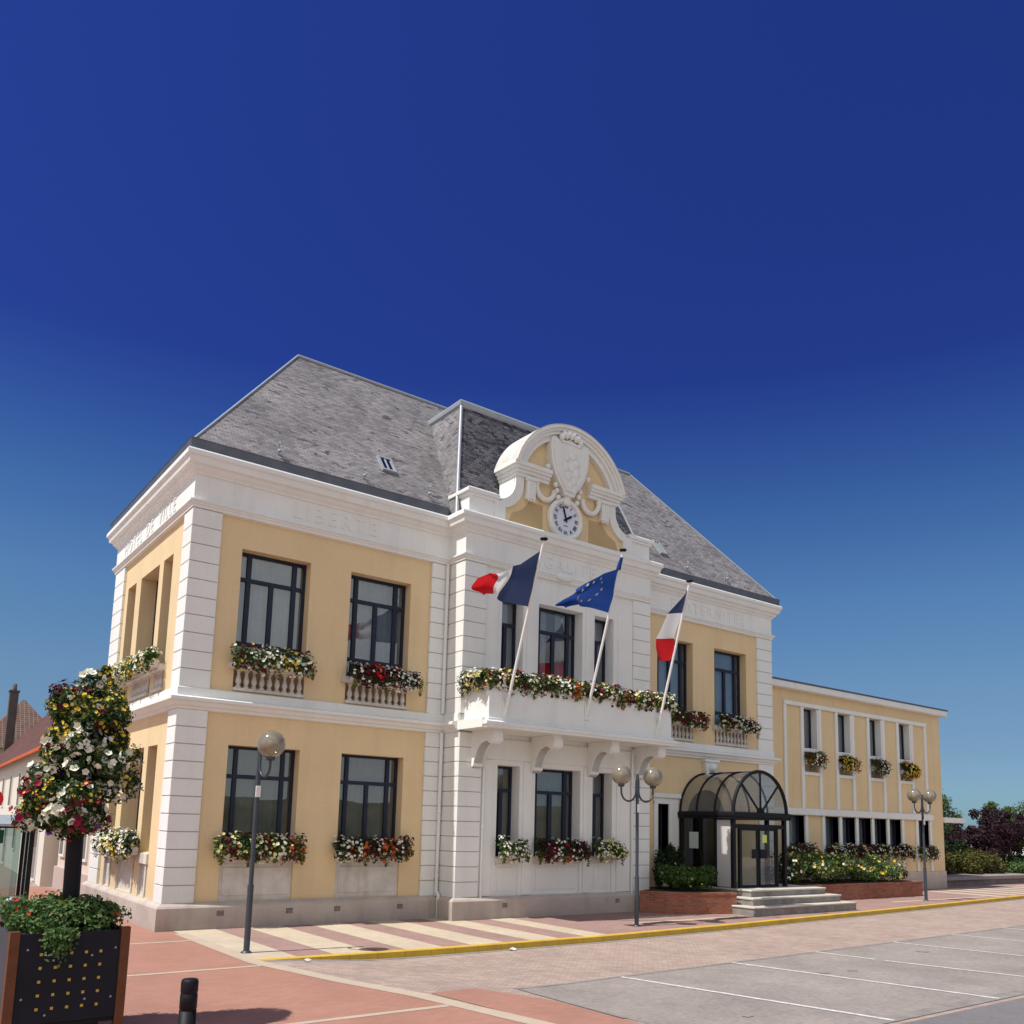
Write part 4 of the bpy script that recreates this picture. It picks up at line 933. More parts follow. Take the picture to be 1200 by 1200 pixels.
def flowerbox(label, ax, u0, u1, c, z, seed, colours, group, spill=.38, rise=.33, dep=.26, dens=1.0, trail=True, trough=True, bud=.045, cat='flower box', tmat='white_dirty'):
    """trough at the wall plane c with bedding plants spilling outwards; z = rim height"""
    rnd = random.Random(seed); mid = (u0+u1)/2; Lw = u1-u0
    org = AP(ax, mid, c-dep/2, z-.2)
    t = thing('flower_box', label, cat, org, group)
    if trough:
        b = MB(); ab(b, ax, u0+.03, u1-.03, c-dep, c-.02, z-.2, z-.01, 0, .015); b.build('trough', M[tmat], t, fix=False)
    lumps = []; u = u0+.08
    while u < u1-.04:
        lumps.append((u, rnd.uniform(.18, .32), rnd.uniform(.08, rise), rnd.choice(colours), rnd.uniform(.4, 1.0)*spill)); u += rnd.uniform(.1, .2)
    def pos(front=False):
        l = rnd.choice(lumps); th = rnd.uniform(-1.3, 2.2); R = rnd.uniform(.85, 1.08) if front else rnd.uniform(.3, .98)
        du = rnd.gauss(0, .11)
        dd = cos(th)*R*(l[1]); dz = sin(th)*R*(l[2]+.08 if sin(th) > 0 else l[4])
        o = Vector(AP(ax, du*2, -cos(th), sin(th)*.8+.25))
        uu = max(u0-.06, min(u1+.04, l[0]+du))
        return Vector(AP(ax, uu, c-dep*.55-max(dd, -.12), z+dz)), o.normalized(), l
    leaves(rnd, int(Lw*1500*dens), lambda: pos()[:2], .075).build('foliage', M['leaf' if seed % 2 else 'leaf_dark'], t, uv=False, fix=False)
    if trail:
        pts = []
        for k in range(max(1, round(Lw/.8))+1):
            uu = u0+.06+(Lw-.12)*k/max(1, round(Lw/.8))+rnd.uniform(-.08, .08); ln = rnd.uniform(.32, .52)*spill/.42
            pts.append((uu, ln))
        def tp():
            uu, ln = rnd.choice(pts); q = rnd.random()**.8
            return Vector(AP(ax, uu+rnd.gauss(0, .085*(1-q*.85)), c-dep-.1+rnd.gauss(0, .03)+q*.06, z+.02-q*ln)), Vector(AP(ax, 0, -1, .2))
        leaves(rnd, int(len(pts)*95*dens), tp, .05).build('trailing_stems', M['leaf_lime'], t, uv=False, fix=False)['kind'] = 'stuff'
    b = MB(); used = {}
    for _ in range(int(Lw*150*dens)):
        p, o, l = pos(True); col = l[3] if rnd.random() < .8 else rnd.choice(colours)
        petals(b, rnd, p+o*.02, o, bud*rnd.uniform(.75, 1.15), PK.index(col))
    b.build('blossoms', PM, t, uv=False, fix=False)['kind'] = 'stuff'
    return t
mixA = ['white', 'burgundy', 'cream', 'burgundy', 'white', 'yellow']; mixB = ['white', 'burgundy', 'white', 'burgundy', 'red']; mixW = ['white', 'white', 'cream', 'white', 'yellow']
GU, GL, GW = 'flower boxes on the balustrades of the upper floor', 'flower boxes under the ground-floor windows of the town hall', 'flower boxes on the annex'
flowerbox('flower box of cream, white and dark red blooms on the balustrade nearest the building corner', 'y', 1.12, 3.1, -.14, 6.42, 11, mixA, GU)
flowerbox('flower box of burgundy and white blooms on the balustrade just left of the central bay', 'y', 4.27, 6.25, -.14, 6.42, 12, mixB, GU)
flowerbox('dark flower box on the balustrade just right of the white balcony', 'y', 16.2, 18.1, -.14, 6.42, 13, mixB, GU)
flowerbox('flower box with whitish blooms on the rightmost balustrade of the town hall', 'y', 19.0, 21.0, -.14, 6.42, 14, ['white', 'cream', 'burgundy', 'white'], GU)
flowerbox('long flower box of white and yellow blooms on the sunlit side balustrade', 'x', 1.5, 6.7, -.12, 6.46, 15, mixW, GU, rise=.3)
flowerbox('flower box with red and white blooms behind the single-globe street lamp', 'y', 1.05, 3.15, -.06, 1.84, 21, ['white', 'burgundy', 'white', 'orange', 'burgundy', 'cream'], GL)
flowerbox('flower box of white and burgundy petunias left of the white downpipe at ground level', 'y', 4.1, 6.25, -.06, 1.84, 22, ['white', 'burgundy', 'white', 'burgundy', 'orange'], GL)
flowerbox('small flower box with a big white clump under the left narrow bay window', 'y', 8.68, 9.55, BY-.06, 1.84, 23, ['white', 'burgundy', 'white'], GL)
flowerbox('wide flower box of white and wine-red blooms under the middle bay window', 'y', 10.0, 11.95, BY-.06, 1.84, 24, mixB, GL)
flowerbox('white-blooming flower box under the right narrow bay window', 'y', 12.28, 13.35, BY-.06, 1.84, 25, ['white', 'white', 'cream'], GL)
flowerbox('bushy white and yellow flower box low on the sunlit side wall', 'x', 2.2, 5.6, -.06, 1.8, 26, mixW, GL, rise=.36)
names = ['nearest the town hall', 'second from the town hall', 'third from the town hall', 'farthest from the town hall']
for k, x in enumerate(UP):
    flowerbox('dark leafy flower box in the upper annex recess '+names[k], 'y', x+.2, x+1.3+.1, WY-.04, 5.66, 31+k, [['white', 'orange', 'burgundy'], ['cream', 'yellow', 'orange'], ['white', 'burgundy'], ['yellow', 'orange', 'cream']][k], GW, spill=.5, rise=.34, trail=False, dens=1.2)
flowerbox('dark red flower box under the ground-floor annex window beside the porch', 'y', 25.0, 26.9, WY-.06, 1.75, 41, ['burgundy', 'white', 'burgundy'], GW, spill=.4)
flowerbox('long flower box under the row of five annex windows', 'y', 27.7, 34.4, WY-.06, 1.75, 42, ['white', 'burgundy', 'burgundy', 'cream'], GW, spill=.42)
flowerbox('dark flower box under the last annex window, behind the far street lamp', 'y', 35.2, 36.7, WY-.06, 1.72, 43, ['burgundy', 'magenta', 'white'], GW, spill=.4, trail=False)
bf = flowerbox('long row of mixed bedding flowers along the front of the white balcony', 'y', 7.3, 14.6, -1.86, 6.48, 51, ['white', 'burgundy', 'orange', 'yellow', 'cream', 'white', 'burgundy', 'white'], 'flower rows on the balcony', spill=.4, rise=.3, dep=.24, dens=1.1)
flowerbox('short row of flowers on the sunlit left end of the balcony', 'x', -1.95, -.95, 7.55, 6.5, 52, ['white', 'yellow', 'cream'], 'flower rows on the balcony', spill=.55, rise=.25)

# ------------------------------------------------------------------ flagpoles and flags
PB = [((7.95, -2.12, 5.56), (7.95, -3.64, 10.03)), ((10.89, -2.12, 5.84), (10.89, -3.57, 10.37)), ((13.8, -2.12, 5.53), (13.8, -3.46, 10.04))]
plab = ['white flagpole at the left end of the balcony', 'white flagpole on the middle of the balcony', 'white flagpole at the right end of the balcony']
for k, (a, b) in enumerate(PB):
    a = Vector(a); b = Vector(b); d = (b-a).normalized()
    t = thing('flagpole', plab[k], 'flagpole', tuple(a), 'flagpoles leaning out from the balcony')
    f = MB(); f.tube([a, b], .042, 10, r1=.034); f.build('pole', M['pole_white'], t, fix=False)
    f = MB(); f.box(a.x-.09, a.x+.09, -2.14, -2.102, a.z-.2, a.z+.35, 0, .008); f.tube([a-d*.06, a+d*.4], .058, 10); f.build('bracket', M['white'], t, fix=False)
    f = MB(); f.lathe(tuple(b), [(.0, -.02), (.05, -.01), (.11, .03), (.1, .06), (.03, .08), (0, .085)], 12); f.build('finial', M['black'], t, fix=False)
def flag(name, label, stations, mats, yfun, stripes, nu=34, nv=14, amp=.07):
    def lerp(t, k):
        t *= len(stations)-1; i = min(int(t), len(stations)-2); q = t-i; q = q*q*(3-2*q)*.4+q*.6
        A, B = Vector(stations[i][k]), Vector(stations[i+1][k]); return A+(B-A)*q
    b = MB(); P = {}
    for i in range(nu+1):
        u = i/nu; T, Bm = lerp(u, 0), lerp(u, 1)
        for j in range(nv+1):
            v = j/nv; p = T+(Bm-T)*v; p = p+Vector((0, yfun(u, v)+amp*u*sin(u*13+v*3.5)+amp*.6*sin(v*7+u*5)*(.3+u), 0)); P[i, j] = p
    vs = [P[i, j] for i in range(nu+1) for j in range(nv+1)]
    for i in range(nu):
        mi = stripes(i/nu)
        b.mesh([P[i, j] for j in range(nv+1)]+[P[i+1, j] for j in range(nv+1)], [(j, j+1, nv+2+j, nv+1+j) for j in range(nv)], mi, True)
    o = b.build(name, mats, None, fix=True, origin=Vector(stations[0][0]))
    tag(o, label, 'flag', 'flags on the balcony poles'); return o, P
def clothmat(name, col):
    m = mat(name, col, .8, .15, var=.08, vscale=4); t = m.node_tree; b = t.nodes['Principled BSDF']; tr = t.nodes.new('ShaderNodeBsdfTranslucent'); tr.inputs[0].default_value = (*col, 1)
    mx = t.nodes.new('ShaderNodeMixShader'); mx.inputs[0].default_value = .35; t.links.new(b.outputs[0], mx.inputs[1]); t.links.new(tr.outputs[0], mx.inputs[2]); t.links.new(mx.outputs[0], t.nodes['Material Output'].inputs[0]); return m
FB, FW, FR, FE = clothmat('flag_navy', (.04, .06, .135)), clothmat('flag_white', (.78, .76, .76)), clothmat('flag_red', (.62, .02, .025)), clothmat('flag_blue', (.02, .065, .28))
tri = lambda u: 0 if u < .34 else (1 if u < .67 else 2)
S1 = [((7.95, -3.5, 9.78), (7.95, -3.06, 8.35)), ((7.38, -3.45, 9.32), (7.02, -3.15, 8.3)), ((7.08, -3.4, 9.2), (6.83, -3.2, 8.38)), ((6.76, -3.5, 8.95), (6.62, -3.3, 8.36)), ((6.29, -3.4, 8.83), (6.35, -3.35, 8.36)), ((5.93, -3.5, 8.63), (6.12, -3.4, 8.2))]
flag('tricolour_flag', 'blue, white and red flag blown out to the left of the left pole', S1, [FB, FW, FR], lambda u, v: 0, tri, amp=.16)
S2 = [((10.89, -3.44, 9.9), (10.86, -3.02, 8.68)), ((10.35, -3.4, 9.66), (9.98, -3.15, 8.68)), ((9.71, -3.5, 9.28), (9.51, -3.25, 8.62)), ((9.19, -3.4, 8.92), (9.11, -3.3, 8.5)), ((8.77, -3.45, 8.6), (8.81, -3.4, 8.37))]
eu, P = flag('european_flag', 'blue flag with a ring of stars on the middle pole', S2, [FE], lambda u, v: 0, lambda u: 0, amp=.17)
b = MB()
for k in range(12):
    a = 2*pi*k/12; u, v = .42+.2*cos(a), .5+.34*sin(a); i, j = u*34, v*14; c = P[int(i), int(j)]; e1 = (P[int(i)+1, int(j)]-c).normalized(); e2 = (P[int(i), int(j)+1]-c).normalized()
    n = e1.cross(e2).normalized()
    for sd_ in (-1, 1):
        vs = [c+n*sd_*.012+(e1*cos(2*pi*q/10)+e2*sin(2*pi*q/10))*(.07 if q % 2 == 0 else .028) for q in range(10)]; b.mesh([c+n*sd_*.012]+vs, [(0, 1+q, 1+(q+1) % 10) for q in range(10)])
b.build('stars', clothmat('flag_star', (.75, .72, .5)), eu, fix=False)
f = MB(); f.tube([(10.89, -3.52, 10.2), (10.86, -3.47, 10.02), (10.84, -3.44, 9.86)], .045, 6, r1=.07); f.build('rolled_corner', FE, eu, fix=False)
S3 = [((13.8, -3.42, 9.95), (13.77, -3.36, 9.72)), ((13.76, -3.2, 9.15), (13.02, -3.35, 8.98)), ((13.64, -3.0, 8.35), (12.42, -3.35, 8.1)), ((13.56, -2.85, 7.66), (12.6, -3.3, 7.46))]
flag('tricolour_flag', 'blue, white and red flag hanging limp from the right pole', S3, [FB, FW, FR], lambda u, v: .0, tri, amp=.06)

# ------------------------------------------------------------------ street lamps
def lamp(label, x, y, two, ang=0, h=4.0):
    t = thing('street_lamp', label, 'street lamp', (x, y, 0), 'globe street lamps')
    f = MB(); f.tube([(x, y, 0), (x, y, 1.3)], .06, 12); f.tube([(x, y, 1.3), (x, y, h)], .045, 12); f.lathe((x, y, 0), [(.11, 0), (.11, .02), (.065, .05)], 14); f.ball((x, y, h), .045, 8, 0, (1, 1, .6))
    f.build('pole', M['lamp_grey'], t, fix=False)
    f = MB(); f.box(x-.05, x+.05, y-.07, y-.045, 3.0, 3.22, 0, .005)
    f.build('number_plate', M['white'], t, fix=False)
    for s in ((-1, 1) if two else (1,)):
        dx, dy = cos(ang)*s, sin(ang)*s; R = .27; ext = .6 if two else .46; ext2 = ext-.045; r = ext2/2
        f = MB(); pts = [(x+dx*.05, y+dy*.05, h-.15), (x+dx*.05, y+dy*.05, h-.45)]
        for k in range(1, 10): a = pi+pi*k/10; pts.append((x+dx*(.05+r+r*cos(a)), y+dy*(.05+r+r*cos(a)), h-.45+r*1.0*sin(a)))
        pts += [(x+dx*ext, y+dy*ext, h-.45), (x+dx*ext, y+dy*ext, h-.3)]
        f.tube(pts, .026, 8); f.build('arm', M['lamp_grey'], t, fix=False)
        gc = (x+dx*ext, y+dy*ext, h-.3+R)
        f = MB(); f.ball(gc, R, 28); gl = f.build('globe', M['globe'], t, fix=False)
        f = MB(); f.lathe((gc[0], gc[1], h-.32), [(.07, -.03), (.09, 0), (.09, .06), (.06, .07), (.06, .1)], 12); f.build('collar', M['lamp_grey'], t, fix=False)
        f = MB(); f.lathe((gc[0], gc[1], h-.22), [(0, 0), (.085, 0), (.085, .2), (.05, .26), (0, .27)], 12); f.build('reflector', mat('lamp_inner', (.7, .66, .5), .6), gl, fix=False)
    return t
lamp('single-globe street lamp on a grey pole, nearest the camera', .49, -4.05, False, -1.45, 4.06)
lamp('twin-globe street lamp in front of the central bay', 11.1, -3.98, True, 0, 4.02)
lamp('farther twin-globe street lamp in front of the annex', 28.75, -2.45, True, 0, 4.2)

# ------------------------------------------------------------------ brick planters by the entrance
def brick_tray(name, label, poly, h, group):
    t = thing('brick_planter', label, 'planter', (sum(p[0] for p in poly)/len(poly), sum(p[1] for p in poly)/len(poly), 0), group)
    f = MB(); f.prism(poly, 0, h-.07, 'z'); f.build('wall', M['red_brick'], t, fix=True)
    f = MB(); c = Vector((t.location.x, t.location.y)); big = [tuple(c+(Vector(p)-c)*1.012) for p in poly]; f.prism(big, h-.07, h, 'z'); f.build('coping', M['red_brick'], t, fix=True)
    f = MB(); sm = [tuple(c+(Vector(p)-c)*.9) for p in poly]; f.prism(sm, h, h+.02, 'z'); f.build('soil', M['soil'], t, fix=True)
    return t
brick_tray('brick_planter', 'angled red brick planter left of the entrance steps', [(13.95, -1.25), (14.9, -2.35), (16.55, -2.9), (16.72, -1.1), (16.72, -.24), (15.3, -.24), (14.9, -1.08)], .66, 'red brick planters')
brick_tray('brick_planter', 'long red brick planter in front of the annex', [(21.2, -1.05), (31.3, -.95), (31.3, 1.3), (22.6, 1.3), (22.6, -.25), (21.2, -.25)], .62, 'red brick planters')
def bush(name, label, cat, loc, rad, h, n, mt, seed, size=.09, group=None, flowers=None, nf=0, kind=None, bud=.05, z0=0, stem=True, lump=9):
    rnd = random.Random(seed); t = thing(name, label, cat, loc, group)
    if kind: t['kind'] = kind
    L_ = [(rnd.uniform(-.7, .7)*rad[0], rnd.uniform(-.7, .7)*rad[1], rnd.uniform(.3, .8)*h, rnd.uniform(.28, .5)) for _ in range(lump)]
    def pos():
        l = rnd.choice(L_); d = Vector((rnd.gauss(0, 1), rnd.gauss(0, 1), rnd.gauss(0, 1))).normalized()*rnd.uniform(.5, 1.05)
        m_ = min(rad[0], rad[1], h)*1.3
        p = Vector((l[0]+d.x*l[3]*m_, l[1]+d.y*l[3]*m_, max(.02, l[2]+d.z*l[3]*h*.8)))
        return Vector(loc)+p, d
    leaves(rnd, n, pos, size).build('foliage', M[mt], t, uv=False, fix=False)
    if stem:
        f = MB()
        for l in L_[:5]: f.tube([Vector(loc), Vector(loc)+Vector((l[0]*.6, l[1]*.6, l[2]*.6)), Vector(loc)+Vector(l[:3])], .018, 5, r1=.006)
        f.build('stem', M['bark'], t, fix=False)
    if flowers:
        b = MB()
        for _ in range(nf):
            p, d = pos(); d.z = abs(d.z); petals(b, rnd, p+d*.04, d, bud*rnd.uniform(.7, 1.2), PK.index(rnd.choice(flowers)))
        b.build('blossoms', PM, t, uv=False, fix=False)['kind'] = 'stuff'
    return t
bush('shrub', 'dark evergreen shrub in the left brick planter against the porch', 'shrub', (15.6, -1.0, .66), (.95, .35), 1.5, 4800, 'leaf_dark', 61, .09)
bush('bedding_plants', 'low leafy bedding plants spilling over the left brick planter', 'plants', (15.5, -1.75, .64), (1.05, .75), .8, 4200, 'leaf', 62, .09, None, ['white', 'yellow'], 26, 'stuff', stem=False, lump=16)
PN = ['against the porch', 'with pale yellow blooms', 'in the middle of the brick bed', 'with orange blooms', 'near the far end', 'beside the far street lamp']
bush('bedding_plants', 'green and yellow bedding plants filling the long brick planter', 'plants', (26.3, -.1, .6), (4.9, .95), 1.15, 15000, 'leaf_mid', 63, .085, None, ['yellow', 'cream', 'white', 'yellow', 'cream'], 650, 'stuff', stem=False, lump=70, bud=.075)
for k, (x, y, hh, ml, fl) in enumerate(((22.0, -.55, 1.2, 'leaf_dark', ['white']), (23.4, -.2, 1.25, 'leaf_lime', ['yellow', 'cream']), (25.9, .1, 1.15, 'leaf', ['yellow', 'white']), (27.7, .0, .8, 'leaf_lime', ['orange', 'yellow']), (29.3, .1, .72, 'leaf', ['white', 'cream']), (30.6, -.1, .66, 'leaf_dark', ['orange', 'white']))):
    bush('shrub', 'small flowering shrub in the long brick planter, '+PN[k], 'shrub', (x, y, .6), (.55, .45), hh, 800, ml, 70+k, .1, 'small shrubs in the long brick planter', fl, 36, bud=.07)

# ------------------------------------------------------------------ foreground: planter, flower tower, bollards
pl = thing('square_planter', 'large black metal planter with brown corner posts and gold studs', 'planter', (-3.73, -9.23, 0))
pa = radians(1.5); fc = Vector((-4.36, -9.86)); ex = Vector((cos(pa), sin(pa))); ey = Vector((-sin(pa), cos(pa))); SW = 1.26
def PL(u, v, z): p = fc+ex*u+ey*v; return (p.x, p.y, z)
def plbox(f, u0, u1, v0, v1, z0, z1, m=0):
    vs = [PL(u, v, z) for u in (u0, u1) for v in (v0, v1) for z in (z0, z1)]
    f.mesh(vs, [(0, 1, 3, 2), (4, 6, 7, 5), (0, 4, 5, 1), (2, 3, 7, 6), (0, 2, 6, 4), (1, 5, 7, 3)], m)
f = MB(); t_ = .1
for u in (0, SW-t_):
    for v in (0, SW-t_):
        f = MB(); plbox(f, u, u+t_, v, v+t_, 0, 1.28); f.build('corner_post', M['wood'], pl, fix=False)
f = MB(); plbox(f, t_, SW-t_, .02, .05, .27, 1.25); front = f.build('front_panel', M['planter_metal'], pl, fix=False)
for i in range(5):
    for j in range(5):
        f = MB(); u = .33+.155*i; z = .43+.148*j; plbox(f, u-.015, u+.015, .005, .02, z-.015, z+.015); f.build('stud', M['gold'], front, fix=False)
f = MB()
for u, z in ((.17, .55), (.19, 1.08), (1.1, .5), (1.11, 1.05), (.46, .95), (.86, .98), (.42, .36), (.82, .5)): plbox(f, u-.01, u+.01, .012, .02, z-.01, z+.01)
f.build('screw', M['zinc_light'], front, fix=False)
for (a, b, c, d) in ((.02, .05, t_, SW-t_), (SW-.05, SW-.02, t_, SW-t_)):
    f = MB(); plbox(f, a, b, c, d, .27, 1.25); f.build('side_panel', M['planter_side'], pl, fix=False)
f = MB(); plbox(f, t_, SW-t_, SW-.05, SW-.02, .27, 1.25); f.build('back_panel', M['planter_metal'], pl, fix=False)
f = MB(); plbox(f, .05, SW-.05, .05, SW-.05, .22, .26); plbox(f, .06, SW-.06, .06, SW-.06, 1.14, 1.18, 1); f.build('tray', [M['black'], M['soil']], pl, fix=False)
f = MB(); plbox(f, .25, .33, .1, SW-.1, 0.1, .22); plbox(f, .93, 1.01, .1, SW-.1, .1, .22); f.build('skid', M['black'], pl, fix=False)
bush('geraniums', 'leafy red geraniums overflowing the black planter', 'plants', tuple(PL(SW/2, SW/2, 1.14)), (.72, .72), .46, 8500, 'leaf_mid', 81, .06, None, ['red', 'red', 'orange'], 110, bud=.032, lump=44, stem=False)
rnd = random.Random(5); tr = thing('trailing_plant', 'green sprig trailing over the front edge of the black planter', 'plant', tuple(PL(.5, .05, 1.22)))
leaves(rnd, 650, lambda: (Vector(PL(.5+rnd.gauss(0, .065), -.03+rnd.gauss(0, .03), 1.3-abs(rnd.gauss(0, .12)))), Vector((0, -1, .3))), .052).build('foliage', M['leaf_mid'], tr, uv=False, fix=False)

TX, TY = -3.66, -9.22
tw = thing('flower_tower', 'tall flower tower on a dark post, thick with white petunias and small yellow blooms', 'flower tower', (TX, TY, 1.18))
f = MB(); f.tube([(TX, TY, 1.18), (TX-.03, TY, 2.5)], .095, 14); f.tube([(TX-.03, TY, 2.5), (TX, TY, 4.0)], .07, 10); f.lathe((TX, TY, 2.42), [(.1, 0), (.25, .02), (.27, .14), (.1, .16)], 16)
f.build('post', M['black'], tw, fix=False)
rnd = random.Random(17)
TL = []
def tcol(z, dx):
    q = rnd.random()
    if z > 3.45: return 'yellow' if q < .7 else ('white' if q < .8 else ('burgundy' if q < .92 else 'purple'))
    if dx > -.15 and z > 2.75: return 'white' if q < .8 else ('magenta' if q < .9 else 'yellow')
    if dx < -.35: return 'yellow' if q < .4 else ('white' if q < .75 else 'magenta')
    return 'magenta' if q < .16 else ('burgundy' if q < .26 else 'white' if q < .6 else ('yellow' if q < .75 else ('purple' if q < .85 else 'cream')))
for k in range(110):      # clumps: (centre, radius, colour)
    z = rnd.uniform(2.5, 4.15); tt = (z-2.3)/2.05
    rad = .47*(1-.2*tt-.2*tt*tt)+(.04 if z < 3.1 else 0); a = rnd.uniform(0, 2*pi)
    dx, dy = rad*cos(a)*rnd.uniform(.4, 1.0), rad*sin(a)*rnd.uniform(.4, 1.0)
    if dx > .25 and z < 2.8: dx *= .6
    TL.append((Vector((TX+dx-(.12 if z < 2.9 else 0), TY+dy, z)), rnd.uniform(.14, .23), tcol(z, dx)))
for (dx, dy, z, r) in ((0, -.15, 2.5, .2), (.15, -.1, 2.52, .2), (-.15, -.1, 2.48, .2), (0, .2, 2.5, .2), (-.42, -.15, 2.75, .22), (-.52, -.1, 2.85, .17), (-.28, -.25, 2.58, .2), (-.46, -.15, 2.68, .18), (.38, -.2, 3.05, .22), (.42, -.2, 3.3, .2), (.2, -.4, 3.2, .22), (0, 0, 4.2, .17), (.12, 0, 4.33, .08), (.14, 0, 4.4, .05), (-.1, -.32, 3.7, .22), (.2, -.28, 3.75, .2)):
    TL.append((Vector((TX+dx, TY+dy, z)), r, tcol(z, dx)))
def tpos3():
    c, r, cl = rnd.choice(TL); d = Vector((rnd.gauss(0, 1), rnd.gauss(0, 1), rnd.gauss(0, .8))).normalized(); o = (c-Vector((TX, TY, c.z)))
    o = o.normalized() if o.length > .05 else Vector((0, 0, 1)); d = (d+o*.5).normalized(); return c+d*r*rnd.uniform(.6, 1.05), d, cl
tpos = lambda: tpos3()[:2]
leaves(rnd, 38000, tpos, .043).build('foliage', M['leaf_deep'], tw, uv=False, fix=False)
b = MB()
SZ = {'yellow': .024, 'white': .05, 'magenta': .045, 'burgundy': .04, 'purple': .04, 'cream': .03}
for k in range(3900):
    p, d, cl = tpos3(); col = cl if rnd.random() < .78 else tcol(p.z, p.x-TX); s = SZ[col]
    if rnd.random() < (.62 if s > .04 else 1): petals(b, rnd, p+d*.03, d, s*rnd.uniform(.75, 1.2), PK.index(col))
b.build('blossoms', PM, tw, uv=False, fix=False)['kind'] = 'stuff'
def bollard(label, x, y, h, r, notch, mt, cap):
    t = thing('bollard', label, 'bollard', (x, y, 0))
    f = MB(); f.lathe((x, y, 0), [(r, 0), (r, h-.3), (r*.98, h-.3)] if notch else [(r, 0), (r, h-.04)], 24)
    if notch: f.lathe((x, y, 0), [(r*.95, h-.3), (r*.95, h-.28), (r, h-.28), (r, h-.15), (r*.95, h-.145), (r*.95, h-.13), (r, h-.12), (r, h-.03), (r*.93, h-.008), (r*.8, h), (0, h)], 24)
    f.build('post', M[mt], t, fix=False)
    f = MB(); f.lathe((x, y, h-.04 if not notch else h-.002), [(r*1.02, 0), (r*1.02, .03), (r*.9, .045), (0, .05)] if not notch else [(r*.6, 0), (r*.5, .006), (0, .007)], 24)
    f.build('cap', M[cap], t, fix=False)
bollard('black bollard with cut grooves standing in front at the bottom edge', -3.03, -11.95, 1.0, .083, True, 'black', 'black')
bollard('thick dark bollard with a pale cap behind the black planter', -3.55, -3.9, 1.15, .17, False, 'planter_side', 'zinc_light')
f = MB()
for (x, y, s) in ((5.9, -5.35, .09), (6.02, -5.3, .06), (7.1, -5.32, .05)):
    pass
rnd = random.Random(9)
for k, (x, y, s) in enumerate(((5.95, -5.36, .1), (1.15, -5.4, .08))):
    f = MB(); z = gh(x, y)+.006
    vs = [(x+s*cos(a)*rnd.uniform(.6, 1.2), y+s*sin(a)*rnd.uniform(.6, 1.1), z+rnd.uniform(0, .05)) for a in [j*.9 for j in range(7)]]+[(x, y, z+.06)]
    f.mesh(vs, [(j, (j+1) % 7, 7) for j in range(7)]); tag(f.build('litter', M['white'], None, origin=Vector((x, y, z))), ['crumpled white paper lying by the yellow kerb', 'scrap of white paper at the near end of the kerb'][k], 'litter')

# ------------------------------------------------------------------ left: bus shelter and street houses
sh = thing('bus_shelter', 'glass bus shelter with a curved grey roof at the left edge', 'bus shelter', (-3, 6, 0))
SX0, SX1, SY0, SY1 = -5.1, -2.08, 4.6, 6.0
for x in (SX0, SX1-.08):
    for y in (SY0, SY1-.08):
        f = MB(); f.box(x, x+.1, y, y+.1, 0, 2.25, 0, .005); f.build('post', M['black'], sh, fix=False)
f = MB(); n = 10
pr = [(SY0-.35+(SY1-SY0+.5)*k/n, 2.28+.22*sin(pi*k/n)) for k in range(n+1)]; pr = pr+[(y, z-.06) for y, z in pr[::-1]]
f.prism(pr, SX0-.1, SX1+.12, 'x'); f.build('roof', M['zinc_light'], sh, fix=False)
for (a, b, c, d) in ((SX0+.1, SX1-.1, SY1-.04, SY1-.04), (SX1-.04, SX1-.04, SY0+.08, SY1-.08)):
    f = MB(); f.face([(a, c, .25), (b, d, .25), (b, d, 2.15), (a, c, 2.15)]); f.build('glass_wall', M['glass_green'], sh, fix=False)
f = MB()
for x in (-2.75, -3.4): f.box(x, x+.06, SY1-.06, SY1, .2, 2.2)
f.box(SX0, SX1, SY1-.06, SY1, 2.15, 2.25); f.box(SX0, SX1, SY1-.06, SY1, .18, .25); f.box(SX1-.07, SX1-.01, SY0, SY1, 2.15, 2.25); f.box(SX1-.07, SX1-.01, SY0, SY1, .18, .25); f.box(SX1-.07, SX1-.01, 5.25, 5.31, .25, 2.15)
f.build('rail', M['black'], sh, fix=False)
f = MB(); f.box(SX0+.3, SX1-.5, SY1-.5, SY1-.15, .42, .47, 0, .01); f.build('bench', M['wood'], sh, fix=False)
f = MB(); f.box(-3.6, -2.6, SY1-.09, SY1-.07, 1.75, 2.1); f.build('route_board', mat('green_board', (.02, .16, .08), .6), sh, fix=False)

